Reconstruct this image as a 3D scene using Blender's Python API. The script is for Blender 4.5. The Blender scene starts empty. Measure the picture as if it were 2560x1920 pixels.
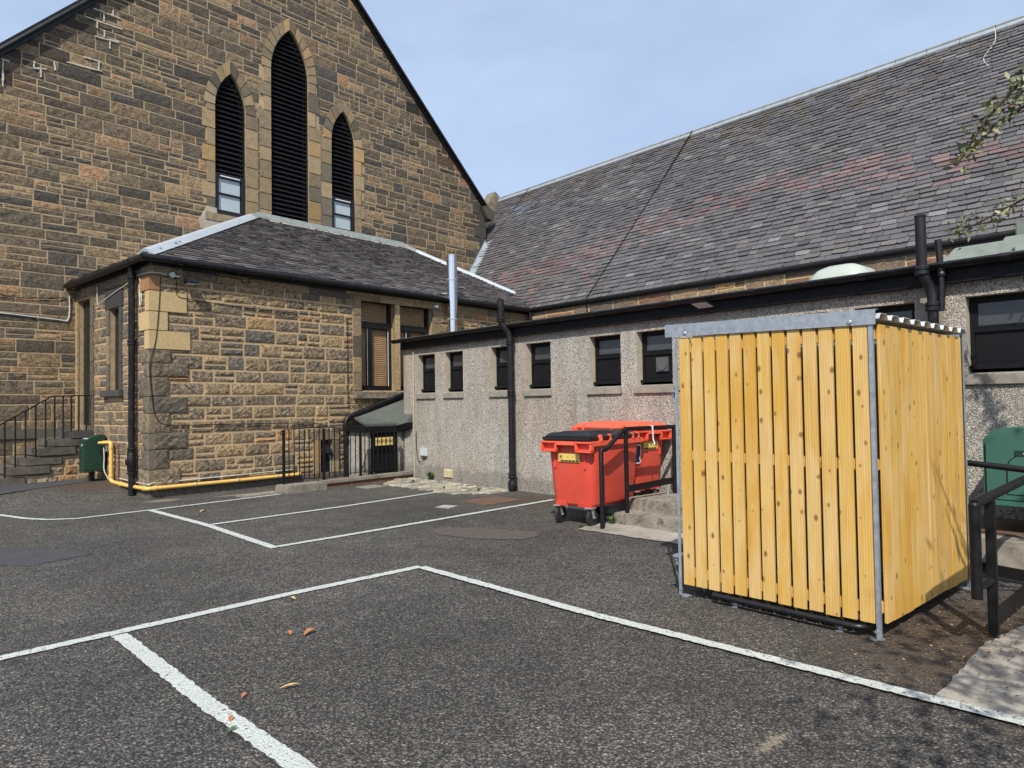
import bpy, bmesh, math, random
from mathutils import Vector, Matrix
from mathutils.geometry import tessellate_polygon
R = math.radians
scene = bpy.context.scene
COL = scene.collection
rnd = random.Random(7)
U = rnd.uniform

# ------------------------------------------------------------------ materials
def new_mat(name):
    m = bpy.data.materials.new(name); m.use_nodes = True
    nt = m.node_tree; b = nt.nodes['Principled BSDF']
    return m, nt, b
def N(nt, t, **kw):
    n = nt.nodes.new(t)
    for k, v in kw.items():
        if k in n.inputs: n.inputs[k].default_value = v
        else: setattr(n, k, v)
    return n
def L(nt, a, b): nt.links.new(a, b)
def coords(nt, scale=(1, 1, 1), rand=False):
    tc = N(nt, 'ShaderNodeTexCoord'); mp = N(nt, 'ShaderNodeMapping')
    mp.inputs['Scale'].default_value = scale
    L(nt, tc.outputs['Object'], mp.inputs['Vector'])
    if rand:
        oi = N(nt, 'ShaderNodeObjectInfo'); ml = N(nt, 'ShaderNodeMath', operation='MULTIPLY'); ml.inputs[1].default_value = 37.0
        L(nt, oi.outputs['Random'], ml.inputs[0]); L(nt, ml.outputs[0], mp.inputs['Location'])
    return mp.outputs['Vector']
def noise(nt, vec, scale, detail=4, rough=.55):
    n = N(nt, 'ShaderNodeTexNoise'); n.inputs['Scale'].default_value = scale
    n.inputs['Detail'].default_value = detail; n.inputs['Roughness'].default_value = rough
    L(nt, vec, n.inputs['Vector']); return n.outputs['Fac']
def ramp(nt, fac, stops):
    r = N(nt, 'ShaderNodeValToRGB'); e = r.color_ramp.elements
    while len(e) < len(stops): e.new(.5)
    for el, (p, c) in zip(e, stops):
        el.position = p; el.color = (c, c, c, 1) if isinstance(c, (int, float)) else (*c, 1)
    L(nt, fac, r.inputs['Fac']); return r.outputs['Color']
def mixc(nt, fac, a, b, mode='MIX'):
    m = N(nt, 'ShaderNodeMix', data_type='RGBA', blend_type=mode)
    for s, v in ((m.inputs[0], fac), (m.inputs[6], a), (m.inputs[7], b)):
        if hasattr(v, 'is_linked') or hasattr(v, 'links'): L(nt, v, s)
        elif isinstance(v, (int, float)): s.default_value = v
        else: s.default_value = (*v, 1)
    return m.outputs[2]
def math_(nt, op, a, b=None):
    m = N(nt, 'ShaderNodeMath', operation=op)
    for i, v in enumerate((a, b)):
        if v is None: continue
        if isinstance(v, (int, float)): m.inputs[i].default_value = v
        else: L(nt, v, m.inputs[i])
    return m.outputs[0]
def bump(nt, b, h, strength=.5, dist=.01):
    n = N(nt, 'ShaderNodeBump'); n.inputs['Strength'].default_value = strength; n.inputs['Distance'].default_value = dist
    L(nt, h, n.inputs['Height']); L(nt, n.outputs[0], b.inputs['Normal'])

def stone_mat(name, dark, rough_scale, bstr, bdist, pit=.75, n1s=7):
    m, nt, b = new_mat(name); v = coords(nt)
    at = N(nt, 'ShaderNodeVertexColor'); at.layer_name = 'Col'
    n1 = noise(nt, v, n1s, 6, .72); n2 = noise(nt, v, rough_scale, 6, .7); n3 = noise(nt, v, 120, 3)
    f = math_(nt, 'MULTIPLY', ramp(nt, n1, [(.44, 0), (.60, 1)]), at.outputs['Alpha'])
    c = mixc(nt, f, at.outputs['Color'], dark)
    c = mixc(nt, pit, c, ramp(nt, n2, [(.34, .28), (.52, 1.0), (.68, 1.5)]), 'MULTIPLY')
    c = mixc(nt, .4, c, ramp(nt, n3, [(.3, .6), (.7, 1.3)]), 'MULTIPLY')
    L(nt, c, b.inputs['Base Color']); b.inputs['Roughness'].default_value = .9
    h = math_(nt, 'ADD', n2, math_(nt, 'MULTIPLY', n3, .25))
    bump(nt, b, h, bstr, bdist)
    return m
def plain(name, col, rough=.5, metal=0, var=.15, vscale=6, bstr=0, bscale=40, bdist=.004, dirt=None, spec=None, rand=False):
    m, nt, b = new_mat(name); v = coords(nt, rand=rand)
    n = noise(nt, v, vscale, 5, .6)
    c = mixc(nt, 1.0, col, ramp(nt, n, [(.25, 1 - var), (.75, 1 + var)]), 'MULTIPLY')
    if dirt:
        dn = noise(nt, v, dirt[2], 6, .7)
        c = mixc(nt, math_(nt, 'MULTIPLY', ramp(nt, dn, [(.48, 0), (.68, 1)]), dirt[1]), c, dirt[0])
    L(nt, c, b.inputs['Base Color']); b.inputs['Metallic'].default_value = metal
    rr = ramp(nt, noise(nt, v, vscale * 3, 3), [(.3, max(0, rough - .08)), (.7, min(1, rough + .1))])
    L(nt, rr, b.inputs['Roughness'])
    if spec is not None: b.inputs['Specular IOR Level'].default_value = spec
    if bstr: bump(nt, b, noise(nt, v, bscale, 5, .65), bstr, bdist)
    return m

M = {}
M['stone'] = stone_mat('rubble_stone', (.055, .053, .051), 34, 1.0, .022, .85, 15)
M['gable_stone'] = stone_mat('gable_rubble_stone', (.050, .045, .038), 22, .9, .018, .85, 13)
M['ashlar'] = stone_mat('dressed_stone', (.085, .072, .054), 40, .3, .008, .35)
M['mortar'] = plain('lime_mortar', (.45, .32, .18), .95, var=.22, vscale=9, bstr=.4, bscale=60)
M['mortar_grey'] = plain('grey_lime_mortar', (.36, .275, .17), .95, var=.3, vscale=4, bstr=.4, bscale=60)
M['reveal'] = plain('reveal_stone', (.40, .315, .20), .9, var=.3, vscale=5, bstr=.3, bscale=50, dirt=((.12, .10, .075), .7, 4))
M['white_mortar'] = plain('white_mortar', (.50, .46, .385), .95, var=.25, vscale=14)
M['sill_stone'] = plain('sill_stone', (.22, .18, .13), .9, var=.4, vscale=8, bstr=.3, bscale=50, dirt=((.05, .045, .04), .8, 7))
M['sooty'] = plain('sooty_stone', (.055, .052, .05), .9, var=.3, vscale=8, bstr=.3, bscale=50)
M['sooty_step'] = plain('sooty_step_stone', (.10, .088, .07), .9, var=.4, vscale=6, bstr=.4, bscale=50, dirt=((.04, .037, .034), .8, 5))
M['louvre_black'] = plain('louvre_black', (.018, .018, .021), .32, var=.2)
M['lead'] = plain('lead_sheet', (.39, .43, .47), .42, 0.0, var=.12, vscale=10, dirt=((.36, .38, .40), .6, 5))
M['ridge_lead'] = plain('ridge_lead', (.27, .30, .325), .5, 0.0, var=.2, vscale=6)
M['grey_lead'] = plain('grey_lead_sheet', (.27, .33, .38), .5, 0.0, var=.25, vscale=9, dirt=((.40, .42, .42), .6, 6))
M['old_lead'] = plain('old_lead_sheet', (.20, .225, .22), .6, 0.0, var=.2, vscale=10, dirt=((.10, .11, .10), .7, 8))
M['black'] = plain('black_paint', (.0075, .0075, .009), .42, var=.2)
M['black_matt'] = plain('black_board', (.007, .007, .0085), .6, var=.2, spec=.2)
M['gutter'] = plain('black_gutter', (.008, .008, .0095), .42, var=.3, dirt=((.06, .056, .05), .25, 9), spec=.35)
M['iron'] = plain('painted_iron', (.006, .006, .007), .48, var=.3, dirt=((.022, .015, .012), .3, 25), spec=.3)
M['concrete'] = plain('weathered_concrete', (.30, .275, .235), .93, var=.3, vscale=3, bstr=.5, bscale=70, bdist=.006, dirt=((.10, .088, .07), .8, 2.2))
M['kerb_concrete'] = plain('grey_stone_kerb', (.22, .195, .16), .93, var=.3, vscale=5, bstr=.5, bscale=60, dirt=((.08, .07, .055), .7, 4))
M['steps_concrete'] = plain('mossy_concrete', (.24, .215, .175), .95, var=.35, vscale=5, bstr=.7, bscale=80, bdist=.008, dirt=((.045, .045, .034), .95, 11))
M['rc_sill'] = plain('cast_sill', (.27, .245, .205), .9, var=.2, vscale=6, bstr=.3, bscale=90, dirt=((.17, .15, .125), .7, 5))
M['rc_reveal'] = plain('render_reveal', (.40, .365, .29), .9, var=.15, vscale=7, bstr=.3, bscale=60, dirt=((.25, .22, .17), .6, 9))
M['galv'] = plain('galvanised_steel', (.36, .39, .42), .45, .55, var=.25, vscale=18, dirt=((.5, .53, .56), .6, 30))
M['sheet'] = plain('zinc_sheet', (.58, .61, .64), .38, .35, var=.1)
M['steel'] = plain('stainless_steel', (.82, .83, .84), .14, 1.0, var=.06, vscale=3)
M['red'] = plain('red_bin_plastic', (.66, .075, .045), .48, var=.14, vscale=3, bstr=.1, bscale=160, bdist=.002, dirt=((.50, .105, .075), .55, 4))
M['orange'] = plain('orange_bin_plastic', (.74, .115, .06), .5, var=.1, vscale=4)
M['blackplastic'] = plain('black_lid_plastic', (.013, .013, .0145), .35, var=.25, vscale=5)
M['rubber'] = plain('rubber_tyre', (.018, .018, .018), .7)
M['green'] = plain('dark_green_enamel', (.012, .042, .027), .38, var=.12)
M['tankgreen'] = plain('green_tank_plastic', (.042, .128, .100), .5, var=.12, vscale=4, bstr=.05, bscale=200, dirt=((.05, .12, .09), .5, 6))
M['yellow'] = plain('yellow_gas_paint', (.70, .44, .115), .45, var=.12, vscale=8, dirt=((.45, .30, .10), .5, 14))
M['signyellow'] = plain('yellow_plate', (.72, .57, .20), .45, var=.1)
M['labelyellow'] = plain('yellow_label', (.66, .50, .13), .5, var=.2, vscale=20)
M['vent_grey'] = plain('grey_vent_plastic', (.085, .085, .088), .5)
M['white'] = plain('white_plastic', (.75, .76, .76), .4, var=.08)
M['pale'] = plain('pale_grey_plastic', (.50, .54, .56), .45, var=.08)
M['navy'] = plain('navy_print', (.012, .014, .09), .5)
M['dome'] = plain('milky_acrylic', (.40, .43, .385), .35, var=.12, vscale=4, dirt=((.36, .42, .33), .7, 4))
M['felt'] = plain('grey_green_felt', (.18, .205, .185), .85, var=.2, vscale=4, bstr=.3, bscale=80, dirt=((.12, .13, .11), .7, 3))
M['cream'] = plain('cream_plastic', (.52, .46, .30), .6, var=.2)
M['dark_felt'] = plain('dark_felt', (.085, .094, .085), .85, var=.2, vscale=4, bstr=.3, bscale=80, dirt=((.055, .06, .05), .7, 3))
M['rust'] = plain('rusty_iron', (.115, .066, .043), .85, var=.35, vscale=10, bstr=.4, bscale=60, dirt=((.07, .045, .035), .8, 7))
M['drainmetal'] = plain('grey_drain_cover', (.40, .41, .41), .5, .2, var=.15, vscale=20)
M['leafbrown'] = plain('dry_leaf', (.36, .135, .055), .8, var=.3, vscale=30)
M['leafyellow'] = plain('pale_dry_leaf', (.50, .33, .13), .8, var=.3, vscale=30)
M['bark'] = plain('bark', (.085, .06, .042), .95, var=.4, vscale=15, bstr=.6, bscale=40)
M['pane_sky'] = plain('frosted_sky_tint_pane', (.40, .47, .50), .22, var=.06, vscale=2)  # frosted glass with the sky's reflection put into its pale base colour
M['blind'] = plain('wooden_blind', (.44, .27, .135), .6, var=.25, vscale=3)
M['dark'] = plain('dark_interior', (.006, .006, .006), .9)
M['white_cable'] = plain('white_cable', (.50, .48, .42), .5, var=.1)
M['brick'] = plain('red_brick', (.16, .07, .045), .9, var=.3, vscale=10, bstr=.4)
M['patch'] = plain('grey_wall_strip', (.24, .215, .18), .95, var=.2, vscale=8, bstr=.5, bscale=50, bdist=.008)

def leaf_mat():
    m, nt, b = new_mat('green_leaf'); v = coords(nt)
    at = N(nt, 'ShaderNodeVertexColor'); at.layer_name = 'Col'
    L(nt, at.outputs['Color'], b.inputs['Base Color']); b.inputs['Roughness'].default_value = .5
    return m
M['leaf'] = leaf_mat()

def slate_mat():
    m, nt, b = new_mat('roof_slate'); v = coords(nt)
    at = N(nt, 'ShaderNodeVertexColor'); at.layer_name = 'Col'
    n1 = noise(nt, v, 30, 6, .7); n2 = noise(nt, v, .9, 5, .65); n3 = noise(nt, v, 5, 5, .7)
    c = mixc(nt, .8, at.outputs['Color'], ramp(nt, n1, [(.3, .65), (.7, 1.3)]), 'MULTIPLY')
    c = mixc(nt, .7, c, ramp(nt, n2, [(.3, .72), (.7, 1.22)]), 'MULTIPLY')
    c = mixc(nt, math_(nt, 'MULTIPLY', ramp(nt, n3, [(.6, 0), (.72, 1)]), .35), c, (.17, .17, .155))
    L(nt, c, b.inputs['Base Color']); b.inputs['Roughness'].default_value = .62
    bump(nt, b, n1, .35, .006)
    return m
M['slate'] = slate_mat()

def roughcast_mat():
    m, nt, b = new_mat('roughcast_render'); v = coords(nt)
    vo = N(nt, 'ShaderNodeTexVoronoi'); vo.inputs['Scale'].default_value = 66; L(nt, v, vo.inputs['Vector'])
    wv = N(nt, 'ShaderNodeTexNoise'); wv.inputs['Scale'].default_value = 30; wv.inputs['Detail'].default_value = 3
    L(nt, v, wv.inputs['Vector'])
    v2 = mixc(nt, .06, v, wv.outputs['Color'], 'ADD')
    L(nt, v2, vo.inputs['Vector'])
    peb = ramp(nt, vo.outputs['Distance'], [(.0, 1.0), (.34, .9), (.56, .3), (.75, .1)])
    col = ramp(nt, vo.outputs['Color'], [(.0, (.50, .465, .395)), (.5, (.60, .57, .50)), (1., (.67, .65, .59))])
    c = mixc(nt, .95, col, ramp(nt, vo.outputs['Distance'], [(.0, 1.05), (.5, .98), (.66, .42), (.85, .2)]), 'MULTIPLY')
    pk = ramp(nt, noise(nt, v, .55, 4, .6), [(.45, 0), (.66, 1)])
    c = mixc(nt, math_(nt, 'MULTIPLY', pk, .55), c, mixc(nt, 1., c, (1.02, .80, .74), 'MULTIPLY'))
    st = ramp(nt, noise(nt, coords(nt, (1, 2.5, .5)), 1.6, 6, .7), [(.35, .72), (.68, 1.12)])
    c = mixc(nt, .8, c, st, 'MULTIPLY')
    # damp, mossy foot of the wall
    sp = N(nt, 'ShaderNodeSeparateXYZ'); L(nt, v, sp.inputs[0])
    streak = ramp(nt, noise(nt, coords(nt, (1, 5, .22)), 1.3, 5, .7), [(.50, 0), (.70, 1)])
    mz = N(nt, 'ShaderNodeMapRange'); mz.inputs['From Min'].default_value = .7; mz.inputs['From Max'].default_value = 1.7; L(nt, sp.outputs['Z'], mz.inputs['Value'])
    mt = math_(nt, 'MULTIPLY', mz.outputs[0], math_(nt, 'LESS_THAN', sp.outputs['Z'], 1.72))
    c = mixc(nt, math_(nt, 'MULTIPLY', math_(nt, 'MULTIPLY', streak, mt), .6), c, (.22, .20, .165))
    zz = math_(nt, 'ADD', sp.outputs['Z'], math_(nt, 'MULTIPLY', noise(nt, v, 3, 5, .7), -.45))
    foot = ramp(nt, zz, [(.0, 1), (.10, 0)])
    c = mixc(nt, math_(nt, 'MULTIPLY', foot, .42), c, (.12, .112, .09))
    L(nt, c, b.inputs['Base Color']); b.inputs['Roughness'].default_value = .95
    bump(nt, b, peb, 1.0, .012)
    return m
M['roughcast'] = roughcast_mat()

def asphalt_mat():
    m, nt, b = new_mat('asphalt'); v = coords(nt)
    vo = N(nt, 'ShaderNodeTexVoronoi'); vo.inputs['Scale'].default_value = 80; L(nt, v, vo.inputs['Vector'])
    vs = N(nt, 'ShaderNodeTexVoronoi'); vs.inputs['Scale'].default_value = 34; L(nt, v, vs.inputs['Vector'])
    bw = N(nt, 'ShaderNodeSeparateColor'); L(nt, vo.outputs['Color'], bw.inputs[0])
    c = ramp(nt, bw.outputs[0], [(.0, (.034, .0325, .0305)), (.45, (.080, .0755, .069)), (.82, (.140, .132, .120)), (.95, (.155, .143, .122)), (.99, (.29, .265, .22))])
    c = mixc(nt, .85, c, ramp(nt, vo.outputs['Distance'], [(.0, 1.2), (.40, 1.0), (.62, .18)]), 'MULTIPLY')
    bs = N(nt, 'ShaderNodeSeparateColor'); L(nt, vs.outputs['Color'], bs.inputs[0])
    c = mixc(nt, .5, c, ramp(nt, bs.outputs[1], [(.0, .7), (1., 1.35)]), 'MULTIPLY')
    big = noise(nt, v, .42, 6, .62); mid = noise(nt, v, 2.3, 6, .7)
    c = mixc(nt, .9, c, ramp(nt, big, [(.3, .62), (.7, 1.4)]), 'MULTIPLY')
    c = mixc(nt, .8, c, ramp(nt, mid, [(.3, .66), (.7, 1.34)]), 'MULTIPLY')
    tint = ramp(nt, noise(nt, v, .8, 5, .6), [(.4, (1.0, .99, .98)), (.7, (1.06, 1.0, .91))])
    c = mixc(nt, .8, c, tint, 'MULTIPLY')
    # leaf mould and grit, brown, gathered by the shed and along the wing wall
    def blob(cx, cy, rx, ry):
        mp = N(nt, 'ShaderNodeMapping'); mp.vector_type = 'TEXTURE'
        mp.inputs['Location'].default_value = (cx, cy, 0); mp.inputs['Scale'].default_value = (rx, ry, 40)
        tc = N(nt, 'ShaderNodeTexCoord'); L(nt, tc.outputs['Object'], mp.inputs['Vector'])
        g = N(nt, 'ShaderNodeTexGradient', gradient_type='SPHERICAL'); L(nt, mp.outputs[0], g.inputs[0])
        return g.outputs['Fac']
    d = math_(nt, 'ADD', math_(nt, 'ADD', blob(5.2, 1.3, 1.9, 1.3), blob(2.9, 14.6, 1.3, .9)), math_(nt, 'ADD', blob(7.8, 8.0, .9, 1.3), blob(4.4, .2, 1.4, .9)))
    dn = noise(nt, v, 5, 6, .75)
    dm = ramp(nt, math_(nt, 'MULTIPLY', d, dn), [(.1, 0), (.34, .85)])
    brown = ramp(nt, noise(nt, v, 60, 4, .8), [(.3, (.030, .021, .014)), (.55, (.072, .048, .031)), (.72, (.17, .125, .08))])
    c = mixc(nt, dm, c, brown)
    # pale grit washed along the foot of the annexe corner and a spill in the bay
    d2 = math_(nt, 'ADD', math_(nt, 'ADD', blob(3.5, 12.75, .8, .45), blob(3.0, 1.62, .40, .085)), blob(4.6, 12.55, .9, .25))
    gm = ramp(nt, math_(nt, 'MULTIPLY', d2, noise(nt, v, 34, 5, .8)), [(.29, 0), (.40, .5)])
    c = mixc(nt, gm, c, (.36, .30, .21))
    L(nt, c, b.inputs['Base Color']); b.inputs['Roughness'].default_value = .88
    h = math_(nt, 'ADD', vo.outputs['Distance'], math_(nt, 'MULTIPLY', vs.outputs['Distance'], .8))
    bump(nt, b, math_(nt, 'MULTIPLY', h, -1), .9, .012)
    return m
M['asphalt'] = asphalt_mat()
def patch_asphalt():
    m, nt, b = new_mat('asphalt_patch'); v = coords(nt)
    vo = N(nt, 'ShaderNodeTexVoronoi'); vo.inputs['Scale'].default_value = 120; L(nt, v, vo.inputs['Vector'])
    c = ramp(nt, vo.outputs['Color'], [(.0, (.030, .030, .034)), (.8, (.055, .054, .058)), (.97, (.13, .12, .12))])
    c = mixc(nt, .6, c, ramp(nt, noise(nt, v, 3, 5), [(.3, .75), (.7, 1.2)]), 'MULTIPLY')
    L(nt, c, b.inputs['Base Color']); b.inputs['Roughness'].default_value = .9
    bump(nt, b, vo.outputs['Distance'], .6, .006)
    return m
M['asphalt_patch'] = patch_asphalt()
def paint_mat():
    m, nt, b = new_mat('white_line_paint'); v = coords(nt)
    n = noise(nt, v, 42, 6, .75); n2 = noise(nt, v, 3, 5, .6)
    wear = ramp(nt, math_(nt, 'ADD', n, math_(nt, 'MULTIPLY', n2, .25)), [(.70, 0), (.76, 1)])
    c = mixc(nt, .6, (.52, .55, .515), ramp(nt, n2, [(.3, .8), (.7, 1.1)]), 'MULTIPLY')
    c = mixc(nt, wear, c, (.07, .068, .062))
    vo = N(nt, 'ShaderNodeTexVoronoi'); vo.inputs['Scale'].default_value = 78; L(nt, v, vo.inputs['Vector'])
    c = mixc(nt, .35, c, ramp(nt, vo.outputs['Distance'], [(.3, 1.0), (.75, .35)]), 'MULTIPLY')
    L(nt, c, b.inputs['Base Color']); b.inputs['Roughness'].default_value = .8
    bump(nt, b, math_(nt, 'MULTIPLY', vo.outputs['Distance'], -1), .6, .008)
    return m
M['paint'] = paint_mat()
def timber_mat():
    m, nt, b = new_mat('yellow_treated_timber'); v = coords(nt, (1, 1, 1), rand=True)
    vs = coords(nt, (9, 9, .55), rand=True)
    oi = N(nt, 'ShaderNodeObjectInfo')
    n = noise(nt, vs, 4, 5, .6)
    w = N(nt, 'ShaderNodeTexWave', wave_type='BANDS', bands_direction='Y'); w.inputs['Scale'].default_value = 2.2
    w.inputs['Distortion'].default_value = 7; w.inputs['Detail'].default_value = 3; w.inputs['Detail Scale'].default_value = 1.2; L(nt, vs, w.inputs['Vector'])
    base = ramp(nt, oi.outputs['Random'], [(.0, (.56, .30, .045)), (.35, (.62, .375, .075)), (.7, (.57, .35, .095)), (1., (.64, .40, .10))])
    pale = ramp(nt, noise(nt, coords(nt, (3, 3, 1.1), rand=True), 1.7, 3), [(.42, 0), (.66, 1)])
    c = mixc(nt, math_(nt, 'MULTIPLY', pale, .7), base, (.65, .455, .205))
    deep = ramp(nt, noise(nt, coords(nt, (2, 2, .9), rand=True), 1.5, 4), [(.52, 0), (.75, 1)])
    c = mixc(nt, math_(nt, 'MULTIPLY', deep, .7), c, (.56, .27, .03))
    c = mixc(nt, .5, c, ramp(nt, w.outputs['Fac'], [(.0, .74), (.5, 1.06)]), 'MULTIPLY')
    c = mixc(nt, .45, c, ramp(nt, n, [(.3, .8), (.7, 1.1)]), 'MULTIPLY')
    tc2 = N(nt, 'ShaderNodeTexCoord'); s3 = N(nt, 'ShaderNodeSeparateXYZ'); L(nt, tc2.outputs['Object'], s3.inputs[0])
    cb = N(nt, 'ShaderNodeCombineXYZ'); ro = math_(nt, 'MULTIPLY', oi.outputs['Random'], 61.0)
    L(nt, math_(nt, 'ADD', math_(nt, 'MULTIPLY', math_(nt, 'ADD', s3.outputs['X'], s3.outputs['Y']), 1.3), ro), cb.inputs['X']); L(nt, math_(nt, 'ADD', math_(nt, 'MULTIPLY', s3.outputs['Z'], .8), ro), cb.inputs['Y'])
    kn = N(nt, 'ShaderNodeTexVoronoi', voronoi_dimensions='2D'); kn.inputs['Scale'].default_value = 6.5; L(nt, cb.outputs[0], kn.inputs['Vector'])
    kq = N(nt, 'ShaderNodeSeparateColor'); L(nt, kn.outputs['Color'], kq.inputs[0]); ksz = kq.outputs[1]
    k = ramp(nt, math_(nt, 'ADD', kn.outputs['Distance'], math_(nt, 'MULTIPLY', ksz, .10)), [(.0, 1), (.06, .95), (.09, .5), (.11, .8), (.145, 0)])
    ks = N(nt, 'ShaderNodeSeparateColor'); L(nt, kn.outputs['Color'], ks.inputs[0])
    k = math_(nt, 'MULTIPLY', k, math_(nt, 'GREATER_THAN', ks.outputs[0], .5))
    c = mixc(nt, math_(nt, 'MULTIPLY', k, .95), c, (.16, .058, .012))
    L(nt, c, b.inputs['Base Color']); b.inputs['Roughness'].default_value = .62
    bump(nt, b, math_(nt, 'ADD', w.outputs['Fac'], n), .2, .003)
    return m
M['timber'] = timber_mat()
def glass_mat(name, tint, rough, trans):
    m = bpy.data.materials.new(name); m.use_nodes = True; nt = m.node_tree
    b = nt.nodes['Principled BSDF']; b.inputs['Base Color'].default_value = (*tint, 1); b.inputs['Roughness'].default_value = rough
    b.inputs['Specular IOR Level'].default_value = .6
    v = coords(nt); bump(nt, b, noise(nt, v, 90, 4, .6), .35 if rough > .12 else .02, .004)
    if trans:
        t = N(nt, 'ShaderNodeBsdfTransparent'); mx = N(nt, 'ShaderNodeMixShader'); mx.inputs[0].default_value = 1 - trans
        L(nt, t.outputs[0], mx.inputs[1]); L(nt, b.outputs[0], mx.inputs[2]); L(nt, mx.outputs[0], nt.nodes['Material Output'].inputs['Surface'])
    return m
M['obscure'] = glass_mat('obscure_glass', (.05, .054, .058), .2, 0)
M['clear'] = glass_mat('clear_glass', (.02, .02, .02), .05, .9)

# ------------------------------------------------------------------ mesh builder
class MB:
    def __init__(s): s.v = []; s.f = []; s.c = []; s.mi = []; s.col = (.5, .5, .5, 1); s.m = 0; s.tf = None
    def add(s, vs, fs):
        o = len(s.v)
        for p in vs:
            p = Vector(p)
            s.v.append(tuple(s.tf @ p) if s.tf else tuple(p)); s.c.append(s.col)
        for f in fs: s.f.append([i + o for i in f]); s.mi.append(s.m)
    def box(s, x0, x1, y0, y1, z0, z1):
        s.add([(x0, y0, z0), (x1, y0, z0), (x1, y1, z0), (x0, y1, z0), (x0, y0, z1), (x1, y0, z1), (x1, y1, z1), (x0, y1, z1)],
              [(0, 3, 2, 1), (4, 5, 6, 7), (0, 1, 5, 4), (1, 2, 6, 5), (2, 3, 7, 6), (3, 0, 4, 7)])
    def hexa(s, b, t):   # two quads, bottom and top, same winding
        s.add(list(b) + list(t), [(3, 2, 1, 0), (4, 5, 6, 7), (0, 1, 5, 4), (1, 2, 6, 5), (2, 3, 7, 6), (3, 0, 4, 7)])
    def poly(s, pts): s.add(pts, [tuple(range(len(pts)))])
    def prism(s, pts, off):   # planar polygon extruded by a vector
        n = len(pts); off = Vector(off); a = [Vector(p) for p in pts]
        fs = [tuple(range(n)), tuple(range(2 * n - 1, n - 1, -1))]
        fs += [(i, n + i, n + (i + 1) % n, (i + 1) % n) for i in range(n)]
        s.add(a + [p + off for p in a], fs)
    def beam(s, a, b, w, h, up=(0, 0, 1)):
        a = Vector(a); b = Vector(b); d = (b - a).normalized(); up = Vector(up)
        x = d.cross(up); x = x.normalized() if x.length > 1e-5 else Vector((1, 0, 0)); y = x.cross(d).normalized()
        q = lambda p: [p - x * w / 2 - y * h / 2, p + x * w / 2 - y * h / 2, p + x * w / 2 + y * h / 2, p - x * w / 2 + y * h / 2]
        s.hexa(q(a), q(b))
    def tube(s, pts, r, n=10, caps=True, r1=None):
        P = [Vector(p) for p in pts]; rings = []
        t = (P[1] - P[0]).normalized(); u = t.orthogonal().normalized()
        vs = []
        for i, p in enumerate(P):
            t0 = (P[i] - P[i - 1]).normalized() if i else None; t1 = (P[i + 1] - P[i]).normalized() if i < len(P) - 1 else None
            tt = (t0 + t1).normalized() if t0 and t1 else (t0 or t1)
            u = (u - tt * u.dot(tt)); u = u.normalized() if u.length > 1e-6 else tt.orthogonal().normalized()
            w = tt.cross(u); k = 1 / max(.5, abs(tt.dot(t0 or t1)))
            rr = r if r1 is None else r + (r1 - r) * i / (len(P) - 1)
            for j in range(n):
                a = 2 * math.pi * j / n; vs.append(p + (u * math.cos(a) + w * math.sin(a)) * rr * (k if len(P) > 2 else 1))
        fs = []
        for i in range(len(P) - 1):
            for j in range(n):
                fs.append((i * n + j, i * n + (j + 1) % n, (i + 1) * n + (j + 1) % n, (i + 1) * n + j))
        if caps: fs.append(tuple(range(n - 1, -1, -1))); fs.append(tuple((len(P) - 1) * n + j for j in range(n)))
        s.add(vs, fs)
    def lathe(s, prof, n=16, at=(0, 0, 0), axis='z'):   # (r, h)
        vs = []; fs = []; at = Vector(at)
        for r, h in prof:
            for j in range(n):
                a = 2 * math.pi * j / n; c, d = r * math.cos(a), r * math.sin(a)
                vs.append(at + Vector({'z': (c, d, h), 'x': (h, c, d), 'y': (d, h, c)}[axis]))
        for i in range(len(prof) - 1):
            for j in range(n): fs.append((i * n + j, i * n + (j + 1) % n, (i + 1) * n + (j + 1) % n, (i + 1) * n + j))
        fs.append(tuple(range(n - 1, -1, -1))); fs.append(tuple((len(prof) - 1) * n + j for j in range(n)))
        s.add(vs, fs)
    def holed(s, outer, holes, to3):   # outer/holes: 2D loops; to3 maps (u,v)->3D
        loops = [[Vector((*p, 0)) for p in outer]] + [[Vector((*p, 0)) for p in h] for h in holes]
        tris = tessellate_polygon(loops); flat = [p for l in loops for p in l]
        s.add([to3(p.x, p.y) for p in flat], [tuple(t) for t in tris])
    def build(s, name, mats, parent=None, bevel=0, smooth=None, fix=True, loc=None):
        me = bpy.data.meshes.new(name); me.from_pydata(s.v, [], s.f); me.update()
        mats = mats if isinstance(mats, (list, tuple)) else [mats]
        for m in mats: me.materials.append(M[m] if isinstance(m, str) else m)
        me.polygons.foreach_set('material_index', s.mi)
        ca = me.color_attributes.new('Col', 'FLOAT_COLOR', 'POINT')
        ca.data.foreach_set('color', [x for c in s.c for x in c])
        if fix or bevel:
            bm = bmesh.new(); bm.from_mesh(me)
            if fix: bmesh.ops.recalc_face_normals(bm, faces=bm.faces)
            if bevel:
                ed = [e for e in bm.edges if len(e.link_faces) == 2 and e.calc_face_angle(0) > R(28)]
                bmesh.ops.bevel(bm, geom=ed, offset=bevel, segments=2, affect='EDGES', clamp_overlap=True)
            bm.to_mesh(me); bm.free()
        if smooth:
            me.polygons.foreach_set('use_smooth', [True] * len(me.polygons)); me.set_sharp_from_angle(angle=R(smooth))
        o = bpy.data.objects.new(name, me); COL.objects.link(o)
        if parent: o.parent = parent
        if loc: o.location = loc
        return o
def tag(o, label=None, cat=None, group=None, kind=None):
    if label: o['label'] = label
    if cat: o['category'] = cat
    if group: o['group'] = group
    if kind: o['kind'] = kind
    return o
def empty(name, loc, rz=0, label=None, cat=None, group=None):
    o = bpy.data.objects.new(name, None); o.empty_display_size = .2; COL.objects.link(o)
    o.location = loc; o.rotation_euler = (0, 0, rz); return tag(o, label, cat, group)
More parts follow.
